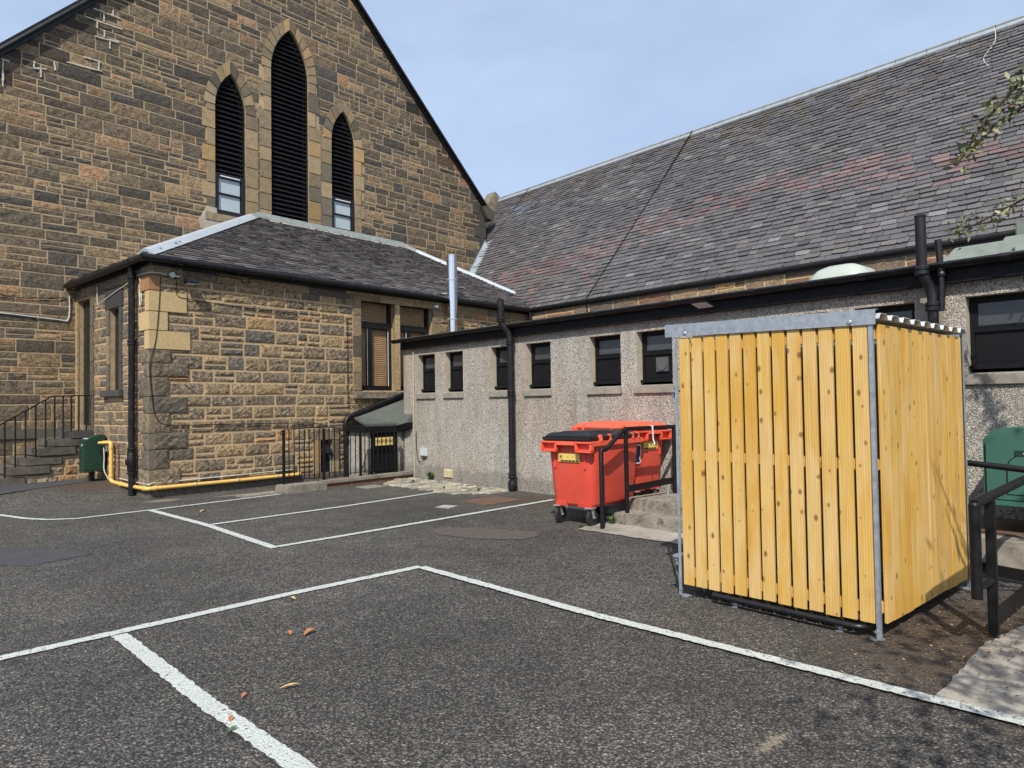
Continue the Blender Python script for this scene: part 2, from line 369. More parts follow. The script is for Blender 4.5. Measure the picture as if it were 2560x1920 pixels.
def copy_tree(o, parent=None):
    c = o.copy(); COL.objects.link(c); c.parent = parent
    for ch in [x for x in COL.objects if x.parent == o]: copy_tree(ch, c)
    return c
def arc(p0, p1, p2, n=6):   # rounded corner through a control point
    p0, p1, p2 = Vector(p0), Vector(p1), Vector(p2)
    return [(p0 * (1 - t) ** 2 + p1 * 2 * t * (1 - t) + p2 * t * t) for t in [i / n for i in range(n + 1)]]
def text_mesh(txt, size, name, mat, parent, loc, rot, xs=1, ext=.0012):
    cu = bpy.data.curves.new(name, 'FONT'); cu.body = txt; cu.size = size; cu.align_x = 'CENTER'; cu.align_y = 'CENTER'; cu.extrude = ext; cu.offset = 0
    t = bpy.data.objects.new(name, cu); COL.objects.link(t)
    dg = bpy.context.evaluated_depsgraph_get(); me = bpy.data.meshes.new_from_object(t.evaluated_get(dg)); bpy.data.objects.remove(t)
    o = bpy.data.objects.new(name, me); COL.objects.link(o); me.materials.clear(); me.materials.append(M[mat])
    o.parent = parent; o.location = loc; o.rotation_euler = rot; o.scale = (xs, 1, 1); return o

# ------------------------------------------------------------------ frames
AL = .11685; CX, CY = 3.405, 13.123                    # annexe corner and the turn of the church against the hall
def wf(a, e, z=0):
    return Vector((CX + a * math.cos(AL) - e * math.sin(AL), CY + a * math.sin(AL) + e * math.cos(AL), z))
def thing_w(name, a, e, z, label, cat, group=None):     # a thing standing in the annexe's frame
    return empty(name, wf(a, e, z), AL, label, cat, group)
def sstep(a, b, x): t = min(1, max(0, (x - a) / (b - a))); return t * t * (3 - 2 * t)
def gz(x, y):
    e = -(x - CX) * math.sin(AL) + (y - CY) * math.cos(AL)
    return .20 * sstep(.15, 1.6, e)

# ------------------------------------------------------------------ stonework
def stone(mb, o, ux, uz, un, x0, x1, z0, z1, col, joint, prot, rough, grid=.1):
    w, h = x1 - x0 - joint, z1 - z0 - joint
    if w < .02 or h < .02: return
    x0 += joint / 2; z0 += joint / 2
    nx = max(2, min(8, int(w / grid) + 1)); nz = max(2, min(5, int(h / grid) + 1))
    mb.col = col; vs = []; bev = .010
    p = prot * U(.5, 1.2)
    us = [0, bev] + [w * i / nx for i in range(1, nx)] + [w - bev, w]
    zs = [0, bev] + [h * i / nz for i in range(1, nz)] + [h - bev, h]
    jit = lambda: U(-.006, .006)
    cj = [jit() for _ in range(4)]
    for j, zz in enumerate(zs):
        for i, uu in enumerate(us):
            edge = i in (0, len(us) - 1) or j in (0, len(zs) - 1)
            near = i in (1, len(us) - 2) or j in (1, len(zs) - 2)
            d = -.004 if edge else (p * .6 + U(-1, 1) * rough * .3 if near else p + U(-1, 1) * rough)
            sk = (cj[0] * (1 - uu / w) + cj[1] * uu / w)
            vs.append(o + ux * (x0 + uu) + uz * (z0 + zz + sk) + un * d)
    n = len(us); fs = [(j * n + i, j * n + i + 1, (j + 1) * n + i + 1, (j + 1) * n + i) for j in range(len(zs) - 1) for i in range(n - 1)]
    mb.add(vs, fs)
def stone_poly(mb, o, ux, uz, un, poly, col, prot):
    mb.col = col; c = Vector((sum(p[0] for p in poly), sum(p[1] for p in poly))) / len(poly); n = len(poly)
    def ins(p, k): v = Vector(p) - c; l = v.length; return c + v * max(0, (l - k) / max(l, 1e-4))
    out = [ins(p, .009) for p in poly]; inn = [ins(p, .022) for p in poly]
    mb.add([o + ux * p[0] + uz * p[1] - un * .004 for p in out] + [o + ux * p[0] + uz * p[1] + un * prot for p in inn],
           [tuple(range(n, 2 * n))] + [(i, (i + 1) % n, n + (i + 1) % n, n + i) for i in range(n)])
def clip(poly, line):      # keep points with a*x+b*z<=c
    a, b, c = line; out = []
    for i, p in enumerate(poly):
        q = poly[(i + 1) % len(poly)]; dp = a * p[0] + b * p[1] - c; dq = a * q[0] + b * q[1] - c
        if dp <= 0: out.append(p)
        if dp * dq < 0: t = dp / (dp - dq); out.append((p[0] + (q[0] - p[0]) * t, p[1] + (q[1] - p[1]) * t))
    return out
def coursed(mb, o, ux, uz, un, rows, spans, colf, joint=.016, prot=.018, rough=.006, lens=(.3, .75), single=.42, clips=(), grid=.1):
    def emit(x0, x1, z0, z1):
        col = colf((x0 + x1) / 2, (z0 + z1) / 2, (x1 - x0) * (z1 - z0))
        rect = [(x0, z0), (x1, z0), (x1, z1), (x0, z1)]; cut = False
        for cl in clips:
            if any(cl[0] * p[0] + cl[1] * p[1] > cl[2] for p in rect):
                rect = clip(rect, cl); cut = True
                if len(rect) < 3: return
        if cut: stone_poly(mb, o, ux, uz, un, rect, col, prot)
        else: stone(mb, o, ux, uz, un, x0, x1, z0, z1, col, joint, prot, rough, grid)
    for z0, z1 in rows:
        h = z1 - z0
        for a, b in spans(z0, z1):
            x = a
            while x < b - .03:
                w = U(*lens)
                if b - x - w < .18: w = b - x
                if w > lens[1] * 1.3: w *= .5
                r = rnd.random()
                if h < .2 or r < single or w < .2: emit(x, x + w, z0, z1)
                elif r < single + .50:
                    f = z0 + h * U(.36, .64)
                    for za, zb in ((z0, f), (f, z1)):
                        if w > .48 and rnd.random() < .6: g = x + w * U(.35, .65); emit(x, g, za, zb); emit(g, x + w, za, zb)
                        else: emit(x, x + w, za, zb)
                else:
                    s = U(.09, .15); left = rnd.random() < .5; xa = x + (s if left else 0); f = z0 + h * U(.4, .6)
                    if w - s > .18:
                        emit(xa, xa + w - s, z0, z1); xs = x if left else x + w - s
                        emit(xs, xs + s, z0, f); emit(xs, xs + s, f, z1)
                    else: emit(x, x + w, z0, z1)
                x += w
def rows_of(z0, z1, lo=.24, hi=.34):
    out = []; z = z0
    while z < z1 - .05:
        h = U(lo, hi)
        if z1 - z - h < .15: h = z1 - z
        out.append((z, z + h)); z += h
    return out
def pick(pal):
    r = rnd.random() * sum(p[0] for p in pal)
    for w, c, al in pal:
        r -= w
        if r <= 0: break
    k = U(.8, 1.22); return (c[0] * k * U(.96, 1.04), c[1] * k, c[2] * k * U(.94, 1.06), al * U(.6, 1))
WPAL = [(5, (.335, .245, .140), 1.0), (4, (.275, .207, .128), 1.0), (2.6, (.19, .160, .118), .95), (2.4, (.39, .28, .15), .75), (.9, (.38, .21, .095), .5), (.35, (.42, .28, .12), .4)]
GPAL = [(6, (.180, .132, .079), .75), (5, (.130, .100, .066), .7), (3, (.225, .160, .090), .6), (2.2, (.078, .067, .053), .5), (.9, (.33, .195, .105), .35), (1.5, (.30, .205, .112), .4)]
APAL = [(5, (.33, .245, .135), .35), (3, (.26, .20, .12), .5), (1.6, (.15, .125, .09), .5), (.7, (.38, .25, .11), .2)]
HPAL = [(4, (.22, .155, .10), .7), (3, (.29, .20, .12), .6), (2, (.25, .125, .075), .5), (1.5, (.13, .10, .075), .6), (1, (.37, .22, .085), .3)]
X_, Y_, Z_ = Vector((1, 0, 0)), Vector((0, 1, 0)), Vector((0, 0, 1))

# ================================================================== SETTING
def build_ground():
    mb = MB(); xs = [-400, -60, -12] + [-6 + i * .5 for i in range(40)] + [20, 60, 400]; ys = [-400, -60, -10] + [-4 + i * .5 for i in range(62)] + [40, 90, 400]
    for y in ys:
        for x in xs: mb.v.append((x, y, gz(x, y))); mb.c.append((0, 0, 0, 1))
    n = len(xs)
    for j in range(len(ys) - 1):
        for i in range(n - 1): mb.f.append([j * n + i, j * n + i + 1, (j + 1) * n + i + 1, (j + 1) * n + i]); mb.mi.append(0)
    tag(mb.build('asphalt_ground', 'asphalt', fix=False), kind='structure')
build_ground()
def strip(pts, w, z=.008, name='parking_line', j=.0065):
    P = [Vector((*p, 0)) for p in pts]; dense = []
    for a, b in zip(P, P[1:]):
        n = max(2, int((b - a).length / .03))
        dense += [a.lerp(b, i / n) for i in range(n)]
    dense.append(P[-1]); mb = MB(); vs = []; n = len(dense)
    for i, p in enumerate(dense):
        t = (dense[min(n - 1, i + 2)] - dense[max(0, i - 2)]).normalized(); s = Vector((-t.y, t.x, 0))
        for k in (-1, -.4, .4, 1):
            q = p + s * (w / 2 * k + (U(-j, j) if abs(k) == 1 else 0)); vs.append((q.x, q.y, gz(q.x, q.y) + z))
    mb.add(vs, [(4 * i + k, 4 * i + k + 1, 4 * i + k + 5, 4 * i + k + 4) for i in range(n - 1) for k in range(3)])
    return tag(mb.build(name, 'paint'), kind='structure')
strip([(.4, 14.4), (1.29, 12.87), (1.52, 12.15), (1.72, 11.80), (2.04, 11.58), (3.01, 11.68), (5.22, 12.0)], .085)
strip([(3.03, 11.64), (3.18, 9.61), (3.20, 7.5)], .10)
strip([(3.23, 9.60), (5.27, 9.78), (7.31, 10.12)], .085, .0095)
strip([(3.25, 7.54), (4.08, 7.585), (7.95, 7.91)], .09, .0095)
strip([(-3.5, 5.30), (.55, 5.44), (2.56, 5.60 - .02), (3.82, 5.61)], .10)
strip([(3.80, 5.56), (3.83, 3.51), (3.985, 1.27), (4.08, -.4), (4.15, -1.6)], .095, .0155)
strip([(1.21, 5.41), (1.27, 3.8), (1.33, 2.99), (1.42, .6)], .10, .0095)
def sheet(name, pts, z, mat, jit=.012, thick=0):
    P = []
    for a, b in zip(pts, pts[1:] + pts[:1]):
        a = Vector((*a, 0)); b = Vector((*b, 0)); n = max(2, int((b - a).length / .06))
        for i in range(n): q = a.lerp(b, i / n); P.append((q.x + U(-jit, jit), q.y + U(-jit, jit)))
    mb = MB(); tr = tessellate_polygon([[Vector((*p, 0)) for p in P]])
    mb.add([(x, y, gz(x, y) + z) for x, y in P], [tuple(t) for t in tr])
    if thick: mb.add([(x, y, gz(x, y) + z) for x, y in P] + [(x, y, gz(x, y) + z - thick) for x, y in P], [(i, (i + 1) % len(P), len(P) + (i + 1) % len(P), len(P) + i) for i in range(len(P))])
    return tag(mb.build(name, mat), kind='structure')
sheet('asphalt_patch', [(-.6, 9.9), (.99, 9.82), (1.35, 9.3), (1.67, 8.65), (1.09, 8.42), (.85, 8.72), (-.6, 9.0)], .004, 'asphalt_patch')
sheet('concrete_slab', [(5.15, 1.34), (3.98, 1.28), (4.05, -1.3), (6.6, -1.3), (6.6, 1.15)], .0045, 'concrete', .012)
sheet('concrete_slab', [(6.30, 5.86), (6.40, 4.35), (6.96, 4.35), (6.96, 5.90), (6.6, 5.95)], .010, 'concrete', .015)
sheet('pavement', [tuple(wf(a, e)[:2]) for a, e in ((-4.5, .9), (-4.5, 2.7), (-.02, 2.7), (-.02, 2.2), (-1.2, 1.55), (-2.6, 1.0))], .006, 'asphalt_patch', .015)
def cobbles():
    mb = MB(); y = 9.25
    while y < 12.62:
        xl = 7.28 + U(-.08, .08) if y < 11.9 else 7.28 + (y - 11.9) * 1.2
        x = xl
        while x < 8.30:
            w = U(.14, .24); h = .13
            if x + w > 8.34: w = 8.34 - x
            k = U(.75, 1.2); c = rnd.choice([(.40, .36, .28), (.30, .28, .23), (.46, .40, .30), (.21, .20, .175), (.34, .33, .27)]); mb.col = (c[0] * k, c[1] * k, c[2] * k, .35)
            if w > .05 and not (y < 9.6 and x < 7.55 - (y - 9.25)):
                g = U(.014, .024); x0, x1, y0, y1 = x + g, x + w - g, y + g, y + h - g; t = .018 + U(0, .008); j = lambda: U(-.008, .008)
                b = [(x0, y0, -.01), (x1, y0, -.01), (x1, y1, -.01), (x0, y1, -.01)]
                tp = [(x0 + .012 + j(), y0 + .012 + j(), t), (x1 - .012 + j(), y0 + .012 + j(), t), (x1 - .012 + j(), y1 - .012 + j(), t), (x0 + .012 + j(), y1 - .012 + j(), t)]
                mb.hexa(b, tp)
            x += w
        y += .13
    tag(mb.build('cobbled_path', 'ashlar', smooth=50), kind='structure')
cobbles()

# ================================================================== CHURCH (tall gable)
GE = 3.75
church = empty('church', wf(0, 0, 0), AL, 'tall sooty sandstone church gable with three pointed louvred windows behind the annexe', 'church')
AP = (4.87, 15.17)                                     # apex
rl = lambda z: -1.343 + (z - 8.574) / 1.063             # left rake a(z)
rr = lambda z: 11.965 + (8.58 - z) / .9284
A0, A1 = -2.6, 12.38
clipsG = [(-1.063, 1, 8.574 + 1.063 * 1.343), (.9284, 1, 8.58 + .9284 * 11.965)]
LW = [dict(c=3.34, w=.395, zs=8.87, za=9.76, zb=6.24), dict(c=4.975, w=.555, zs=10.28, za=11.50, zb=5.9), dict(c=6.63, w=.395, zs=8.93, za=9.84, zb=6.40)]
for q in LW: q['R'] = (q['w'] ** 2 + (q['za'] - q['zs']) ** 2) / (2 * q['w'])
def archw(q, z, off=0):
    if z <= q['zs']: return q['w'] + off
    r = q['R'] + off; d = r * r - (z - q['zs']) ** 2
    return max(0, math.sqrt(d) - (q['R'] - q['w'])) if d > 0 else 0
def archpts(q, off=0, n=9, zb=None):
    r = q['R'] + off; cx = q['R'] - q['w']; th = math.acos(min(1, cx / r)); out = []
    zb = q['zb'] if zb is None else zb
    right = [(q['c'] - cx + r * math.cos(th * i / n), q['zs'] + r * math.sin(th * i / n)) for i in range(n + 1)]
    left = [(2 * q['c'] - x, z) for x, z in right[:-1]][::-1]
    return [(q['c'] + q['w'] + off, zb)] + right + left + [(q['c'] - q['w'] - off, zb)]
def gcol(x, z, area):
    c = pick(GPAL)
    dl = min(abs((z - 8.574 + 1.063 * (-1.343 - x)) * .68), 9) if x < 4.9 else min(abs((8.58 - z - .9284 * (x - 11.965)) * .73), 9)
    if (x > 9 and rnd.random() < .75 * max(0, 1 - dl / 1.6)) or (x < 4.9 and rnd.random() < .6 * max(0, 1 - dl / 1.1)):
        k = U(.22, .5); c = (c[0] * k, c[1] * k, c[2] * k, c[3])
    if z < 7 and x < 4: k = U(1.0, 1.3); c = (c[0] * k, c[1] * k, c[2] * k, c[3])
    return c
def gspans(z0, z1):
    zm = (z0 + z1) / 2; a, b = max(A0, rl(z0)), min(A1, rr(z0)); blk = []
    if zm < 9.0:
        blk.append((2.72 + U(-.1, .1), 7.27 + U(-.1, .12)))
    else:
        for q in LW:
            hw = max(archw(q, z1, .25), archw(q, z0, .05) if archw(q, z0) > 0 else 0)
            if hw > 0 and z0 < q['za'] + .4: blk.append((q['c'] - hw, q['c'] + hw))
            if q is LW[1] and zm < q['zs']: blk[-1] = (q['c'] - q['w'] - U(.2, .34), q['c'] + q['w'] + U(.2, .34))
    blk.sort(); out = []; x = a
    for p, q in blk:
        if p > x + .04: out.append((x, p))
        x = max(x, q)
    if b > x + .04: out.append((x, b))
    return out
def church_wall():
    mb = MB(); mb.m = 0
    zl = 8.574 + 1.063 * (A0 + 1.343); zr = 8.58 + .9284 * (11.965 - A1)
    outer = [(A0, -.2), (A1, -.2), (A1, zr), AP, (A0, zl)]
    mb.holed(outer, [archpts(q) for q in LW], lambda u, v: (u, GE, v))
    mb.m = 2; mb.col = (.33, .26, .16, .4)
    for q in LW:
        l = archpts(q)
        for p, r in zip(l, l[1:] + l[:1]): mb.add([(p[0], GE, p[1]), (r[0], GE, r[1]), (r[0], GE + .22, r[1]), (p[0], GE + .22, p[1])], [(0, 1, 2, 3)])
    mb.m = 0
    mb.add([(A1, GE, -.2), (A1, GE + 9, -.2), (A1, GE + 9, zr), (A1, GE, zr)], [(0, 1, 2, 3)])
    mb.add([(A0, GE, -.2), (A0, GE + 9, -.2), (A0, GE + 9, zl), (A0, GE, zl)], [(0, 1, 2, 3)])
    mb.m = 1; o = Vector((0, GE, 0)); un = Vector((0, -1, 0))
    coursed(mb, o, X_, Z_, un, rows_of(.1, 15.1, .19, .33), gspans, gcol, .018, .014, .006, (.34, .88), .50, clipsG, .13)
    # string course by the steps
    mb.m = 2; mb.col = (.10, .088, .07, .6); mb.box(A0, -.15, GE - .05, GE, 1.0, 1.18)
    # quoins of the right-hand corner, seen on both faces
    z = 5.2; k = 0
    while z < 8.2:
        mb.col = rnd.choice([(.05, .045, .04, .6), (.36, .24, .12, .25), (.045, .042, .04, .5), (.09, .075, .06, .5)]); w = (.28, .52)[k % 2]
        mb.box(A1 - w, A1 + .02, GE - .025, GE + (.52, .28)[k % 2], z, z + .385); z += .4; k += 1
    mb.m = 3
    for a0, z0, a1, z1 in [(0.68, 10.3, 0.68, 10.13), (0.5, 10.1, 0.5, 9.92), (0.3, 10.12, 0.83, 10.12), (0.37, 9.89, 0.37, 9.72), (0.15, 9.88, 0.87, 9.89), (0.51, 9.73, 0.51, 9.58), (0.32, 9.53, 0.8, 9.58), (0.62, 9.53, 0.62, 9.37), (-0.19, 8.78, 0.46, 8.82), (0.4, 9.0, 0.4, 8.81), (0.12, 9.01, 0.44, 9.01), (-1.3, 8.43, -1.3, 7.9), (-1.32, 8.44, -1.19, 8.43), (-0.67, 8.49, -0.66, 8.3), (-0.78, 8.59, -0.78, 8.44), (-0.78, 8.45, -0.56, 8.5), (-0.43, 8.71, -0.41, 8.53)]:
        n = 5; P = [Vector((a0, GE - .022, z0)).lerp(Vector((a1, GE - .022, z1)), i / n) for i in range(n + 1)]
        for p, q in zip(P, P[1:]): mb.beam(p + Vector((U(-.006, .006), 0, U(-.006, .006))), q, .018, U(.018, .036), (1, 0, 0) if abs(z1 - z0) > abs(a1 - a0) else (0, 0, 1))
    return mb.build('wall', ['mortar_grey', 'gable_stone', 'ashlar', 'white_mortar'], church)
church_wall()
def louvre_window(i, q, panes):
    win = MB(); y = GE + .05; l = archpts(q); li = archpts(q, -.05, zb=q['zb'] + .05)
    n = len(l)
    for j in range(n):
        k = (j + 1) % n
        win.add([(l[j][0], y, l[j][1]), (l[k][0], y, l[k][1]), (li[k][0], y, li[k][1]), (li[j][0], y, li[j][1]),
                 (li[k][0], y + .08, li[k][1]), (li[j][0], y + .08, li[j][1])], [(0, 1, 2, 3), (3, 2, 4, 5)])
    win.poly([(a, y + .16, b) for a, b in li])
    w = win.build('louvred_window' if i == 1 else 'window', 'black_matt', church)
    mb = MB(); z = q['zb'] + .06 + (panes if panes else 0)
    while z < q['za'] - .1:
        hw = archw(q, z + .05, -.045)
        if hw > .03:
            c = q['c']
            mb.hexa([(c - hw, y - .005, z), (c + hw, y - .005, z), (c + hw, y + .008, z - .012), (c - hw, y + .008, z - .012)],
                    [(c - hw, y + .10, z + .105), (c + hw, y + .10, z + .105), (c + hw, y + .115, z + .09), (c - hw, y + .115, z + .09)])
        z += .122
    mb.build('louvres', 'louvre_black', w)
    if panes:
        f = MB(); c, hw = q['c'], q['w'] - .004; z0 = q['zb'] + .01; z1 = q['zb'] + panes; yy = y - .03; FT = .105
        f.box(c - hw, c - hw + FT, yy, yy + .09, z0, z1); f.box(c + hw - FT, c + hw, yy, yy + .09, z0, z1)
        f.box(c - hw + FT, c + hw - FT, yy, yy + .09, z0, z0 + FT); f.box(c - hw + FT, c + hw - FT, yy, yy + .09, z1 - .12, z1)
        zm = (z0 + z1) / 2; f.box(c - hw + FT, c + hw - FT, yy + .01, yy + .08, zm - .02, zm + .025)
        f.build('casement_frame', 'black', w, .006)
        for a, b in ((z0 + FT, zm - .02), (zm + .025, z1 - .12)):
            g = MB(); g.box(c - hw + .12, c + hw - .12, yy + .05, yy + .056, a, b); g.build('pane', 'pane_sky', w)
        g = MB(); g.box(c - hw + .14, c + hw - .14, yy - .004, yy, z1 - .085, z1 - .06); g.build('trickle_vent', 'white', w)
    s = MB(); r0 = q['R']; cx = r0 - q['w']; off = .255; th = math.acos(cx / r0); tho = math.acos(cx / (r0 + off))
    nb = 7 if i == 1 else 5
    for side in (1, -1):
        for k in range(nb):
            f0, f1 = (k + .04) / nb, (k + .96) / nb; s.col = pick(APAL) if rnd.random() < .75 else pick(GPAL); m = 3
            inn = [(q['c'] + side * (-cx + r0 * math.cos(th * (f0 + (f1 - f0) * t / m))), q['zs'] + r0 * math.sin(th * (f0 + (f1 - f0) * t / m))) for t in range(m + 1)]
            out = [(q['c'] + side * (-cx + (r0 + off) * math.cos(tho * (f0 + (f1 - f0) * t / m))), q['zs'] + (r0 + off) * math.sin(tho * (f0 + (f1 - f0) * t / m))) for t in range(m + 1)]
            lp = inn + out[::-1]; s.prism([(a, GE - .032, b) for a, b in lp], (0, .05, 0))
    # jambs of alternating blocks
    for side in (1, -1):
        z = q['zb'] - (.0 if panes else -.3); k = rnd.randint(0, 1)
        while z < q['zs'] - .02:
            h = min(U(.34, .52), q['zs'] - z); wd = .20 if k % 2 else .31
            if panes and ((i == 0 and side == 1) or (i == 2 and side == -1)): wd = .36
            if i == 1: wd = .38 if z < 8.85 else wd
            s.col = pick(APAL); x0 = q['c'] + side * q['w']; x1 = x0 + side * wd
            s.box(min(x0, x1), max(x0, x1), GE - .03, GE + .02, z + .008, z + h - .008); z += h; k += 1
    if panes:
        s.col = (.30, .24, .15, .5); s.box(q['c'] - q['w'] - .25, q['c'] + q['w'] + .25, GE - .05, GE + .1, q['zb'] - .2, q['zb'] - .01)
    s.build('stone_surround', 'ashlar', w, .006)
louvre_window(0, LW[0], 1.02); louvre_window(1, LW[1], 0); louvre_window(2, LW[2], .98)
def church_coping():
    zl = 8.574 + 1.063 * (A0 + 1.343); zr = 8.58 + .9284 * (11.965 - A1)
    for p, q, sd in (((A0 - .15, zl - .15), AP, -1), (AP, (A1 + .12, zr - .08), 1)):
        mb = MB(); d = Vector((q[0] - p[0], 0, q[1] - p[1])).normalized(); n = Vector((-d.z, 0, d.x))
        a, b = Vector((p[0], 0, p[1])), Vector((q[0], 0, q[1]))
        for o, t, y0, y1 in ((.06, .09, GE - .12, GE + .4), (-.03, .09, GE - .08, GE - .03)):
            pts = [a + n * (o - t / 2), b + n * (o - t / 2), b + n * (o + t / 2), a + n * (o + t / 2)]
            mb.prism([(v.x, y0, v.z) for v in pts], (0, y1 - y0, 0))
        mb.tube([(a + n * .02 + Vector((0, GE - .13, 0))), (b + n * .02 + Vector((0, GE - .13, 0)))], .035, 8)
        mb.build('coping', 'gutter' if sd == 1 else 'gutter', church, .008)
    mb = MB(); mb.col = (.08, .07, .055, .7)
    z0 = zr - .1
    mb.prism([(A1 - .30, GE - .18, z0 + .12), (A1 - .05, GE - .18, z0 - .25), (A1 + .22, GE - .18, z0 - .30), (A1 + .34, GE - .18, z0 - .12), (A1 + .30, GE - .18, z0 + .08), (A1 - .02, GE - .18, z0 + .22)], (0, .8, 0))
    mb.build('kneeler', 'ashlar', church, .03)
    mb = MB()
    mb.add([(A0 - .2, GE + .05, zl - .2), (AP[0], GE + .05, AP[1] + .08), (AP[0], GE + 14, AP[1] + .08), (A0 - .2, GE + 14, zl - .2)], [(0, 1, 2, 3)])
    mb.add([(A1 + .1, GE + .05, zr - .05), (AP[0], GE + .05, AP[1] + .08), (AP[0], GE + 14, AP[1] + .08), (A1 + .1, GE + 14, zr - .05)], [(0, 1, 2, 3)])
    mb.col = (.1, .1, .1, 1); mb.c = [(.1, .1, .105, 1)] * len(mb.v)
    mb.build('roof', 'slate', church, fix=False)
    # rough patch of mortar under the left lancet
    mb = MB(); pts = [(2.55, 6.0), (2.75, 6.38), (2.98, 6.36), (3.0, 6.12), (3.3, 6.02), (3.45, 5.85), (3.05, 5.72), (2.6, 5.8)]
    mb.prism([(a, GE - .035, b) for a, b in pts], (0, .04, 0)); mb.build('mortar_patch', 'rc_reveal', church, .01)
church_coping()

# ================================================================== STONE ANNEXE
annexe = empty('stone_annexe', wf(0, 0, 0), AL, 'low stone annexe with hipped slate roof, pale new corner stones and twin tall windows', 'building')
QH = [(.18, .50), (.50, .84), (.84, 1.13), (1.13, 1.47), (1.47, 1.76), (1.76, 2.10), (2.10, 2.34), (2.34, 2.58), (2.58, 2.91), (2.91, 3.24), (3.24, 3.60), (3.60, 3.86), (3.86, 4.14)]
QL = [(.50, .42), (.30, .30), (.62, .25), (.32, .42), (.62, .24), (.30, .42), (.64, .22), (.34, .36), (.68, .18), (.29, .42), (.62, .16), (.16, .34), (.55, .3)]
WN = [(4.40, 5.373), (5.51, 6.524)]; WZ = (1.88, 3.97)
def annexe_wall():
    mb = MB(); mb.m = 0; W = 10.6
    holes = [[(a, WZ[0]), (b, WZ[0]), (b, WZ[1]), (a, WZ[1])] for a, b in WN] + [[(3.35, .02), (3.65, .02), (3.65, .85), (3.35, .85)]]
    mb.holed([(0, -.1), (W, -.1), (W, 4.2), (0, 4.2)], holes, lambda u, v: (u, 0, v))
    rh = [[(1.36, 1.88), (1.86, 1.88), (1.86, 3.45), (1.36, 3.45)], [(2.88, 1.13), (3.62, 1.13), (3.62, 3.78), (2.88, 3.78)]]
    mb.holed([(0, -.1), (GE, -.1), (GE, 4.2), (0, 4.2)], rh, lambda u, v: (0, u, v))
    mb.m = 2; mb.col = (.38, .29, .17, .35)
    for h in holes[:2]:
        for p, r in zip(h, h[1:] + h[:1]): mb.add([(p[0], 0, p[1]), (r[0], 0, r[1]), (r[0], .30, r[1]), (p[0], .30, p[1])], [(0, 1, 2, 3)])
    h = holes[2]
    for p, r in zip(h, h[1:] + h[:1]): mb.add([(p[0], 0, p[1]), (r[0], 0, r[1]), (r[0], .35, r[1]), (p[0], .35, p[1])], [(0, 1, 2, 3)])
    for h in rh:
        for p, r in zip(h, h[1:] + h[:1]): mb.add([(0, p[0], p[1]), (0, r[0], r[1]), (.19, r[0], r[1]), (.19, p[0], p[1])], [(0, 1, 2, 3)])
    mb.m = 1
    def wcol(x, z, ar): return pick(WPAL)
    def fspan(z0, z1):
        zm = (z0 + z1) / 2; k = [i for i, r in enumerate(QH) if r[0] < z1 - .03 and r[1] > z0 + .03]; a = min(QL[i][0] for i in k) - .02; out = []; x = a
        blk = []
        if zm < .95: blk.append((3.2, 3.80))
        if 1.72 < zm < 4.12: blk.append((4.20, 6.74))
        for p, q in blk: out.append((x, p)); x = q
        out.append((x, W)); return out
    coursed(mb, Vector((0, 0, 0)), X_, Z_, Vector((0, -1, 0)), rows_of(.18, 3.88, .19, .29), fspan, wcol, .034, .022, .007, (.30, .66), .66, grid=.05)
    def rspan(z0, z1):
        zm = (z0 + z1) / 2; k = [i for i, r in enumerate(QH) if r[0] < z1 - .03 and r[1] > z0 + .03]; a = min(QL[i][1] for i in k) - .02; out = []; x = a
        blk = []
        if 1.75 < zm < 3.86: blk.append((1.27, 1.98))
        if zm > 1.1: blk.append((2.78, 3.75))
        for p, q in blk: out.append((x, p)); x = q
        if x < GE: out.append((x, GE))
        return out
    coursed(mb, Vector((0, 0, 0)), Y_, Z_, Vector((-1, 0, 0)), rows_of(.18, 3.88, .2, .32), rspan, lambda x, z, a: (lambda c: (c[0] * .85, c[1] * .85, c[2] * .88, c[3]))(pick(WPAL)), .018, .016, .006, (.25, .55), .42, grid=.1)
    # corner stones
    for i, ((z0, z1), (la, le)) in enumerate(zip(QH, QL)):
        mb.m = 2; new = i in (8, 9, 10)
        mb.col = (.50, .37, .185, .02) if new else ((.33, .165, .07, .2) if i == 11 else rnd.choice([(.20, .16, .105, .8), (.235, .18, .11, .8), (.17, .14, .10, .8), (.26, .2, .12, .7)]))
        p = .032
        mb.hexa([(-p, -p, z0 + .008), (la - .01, -p, z0 + .008), (la - .01, .02, z0 + .008), (-p, .02, z0 + .008)], [(-p, -p, z1 - .008), (la - .01, -p, z1 - .008), (la - .01, .02, z1 - .008), (-p, .02, z1 - .008)])
        mb.box(-p, .02, .02, le - .01, z0 + .008, z1 - .008)
        if not new and i != 11:
            cc = mb.col; mb.m = 1; kk = U(.85, 1.15); cc = (cc[0] * kk, cc[1] * kk, cc[2] * kk, cc[3])
            stone(mb, Vector((0, -p, 0)), X_, Z_, Vector((0, -1, 0)), .03, la, z0, z1, cc, .03, .012, .008, .06)
            stone(mb, Vector((-p, 0, 0)), Y_, Z_, Vector((-1, 0, 0)), .03, le, z0, z1, cc, .03, .010, .006, .06)
    # wallhead course and plinth
    x = .56
    while x < W: w = U(.6, 1.1); mb.col = pick(APAL) if x > 4 else pick([(2, (.14, .115, .08), .7), (1, (.3, .22, .12), .5)]); mb.box(x + .006, min(W, x + w) - .006, -.02, .02, 3.865, 4.14); x += w
    e = .3
    while e < GE - .05: w = U(.5, .9); mb.col = pick(WPAL); mb.box(-.018, .02, e + .006, min(GE, e + w) - .006, 3.865, 4.14); e += w
    mb.col = (.15, .13, .10, .8); mb.box(-.03, W, -.03, .02, -.1, .17); mb.box(-.03, .02, .02, GE, -.1, .17)
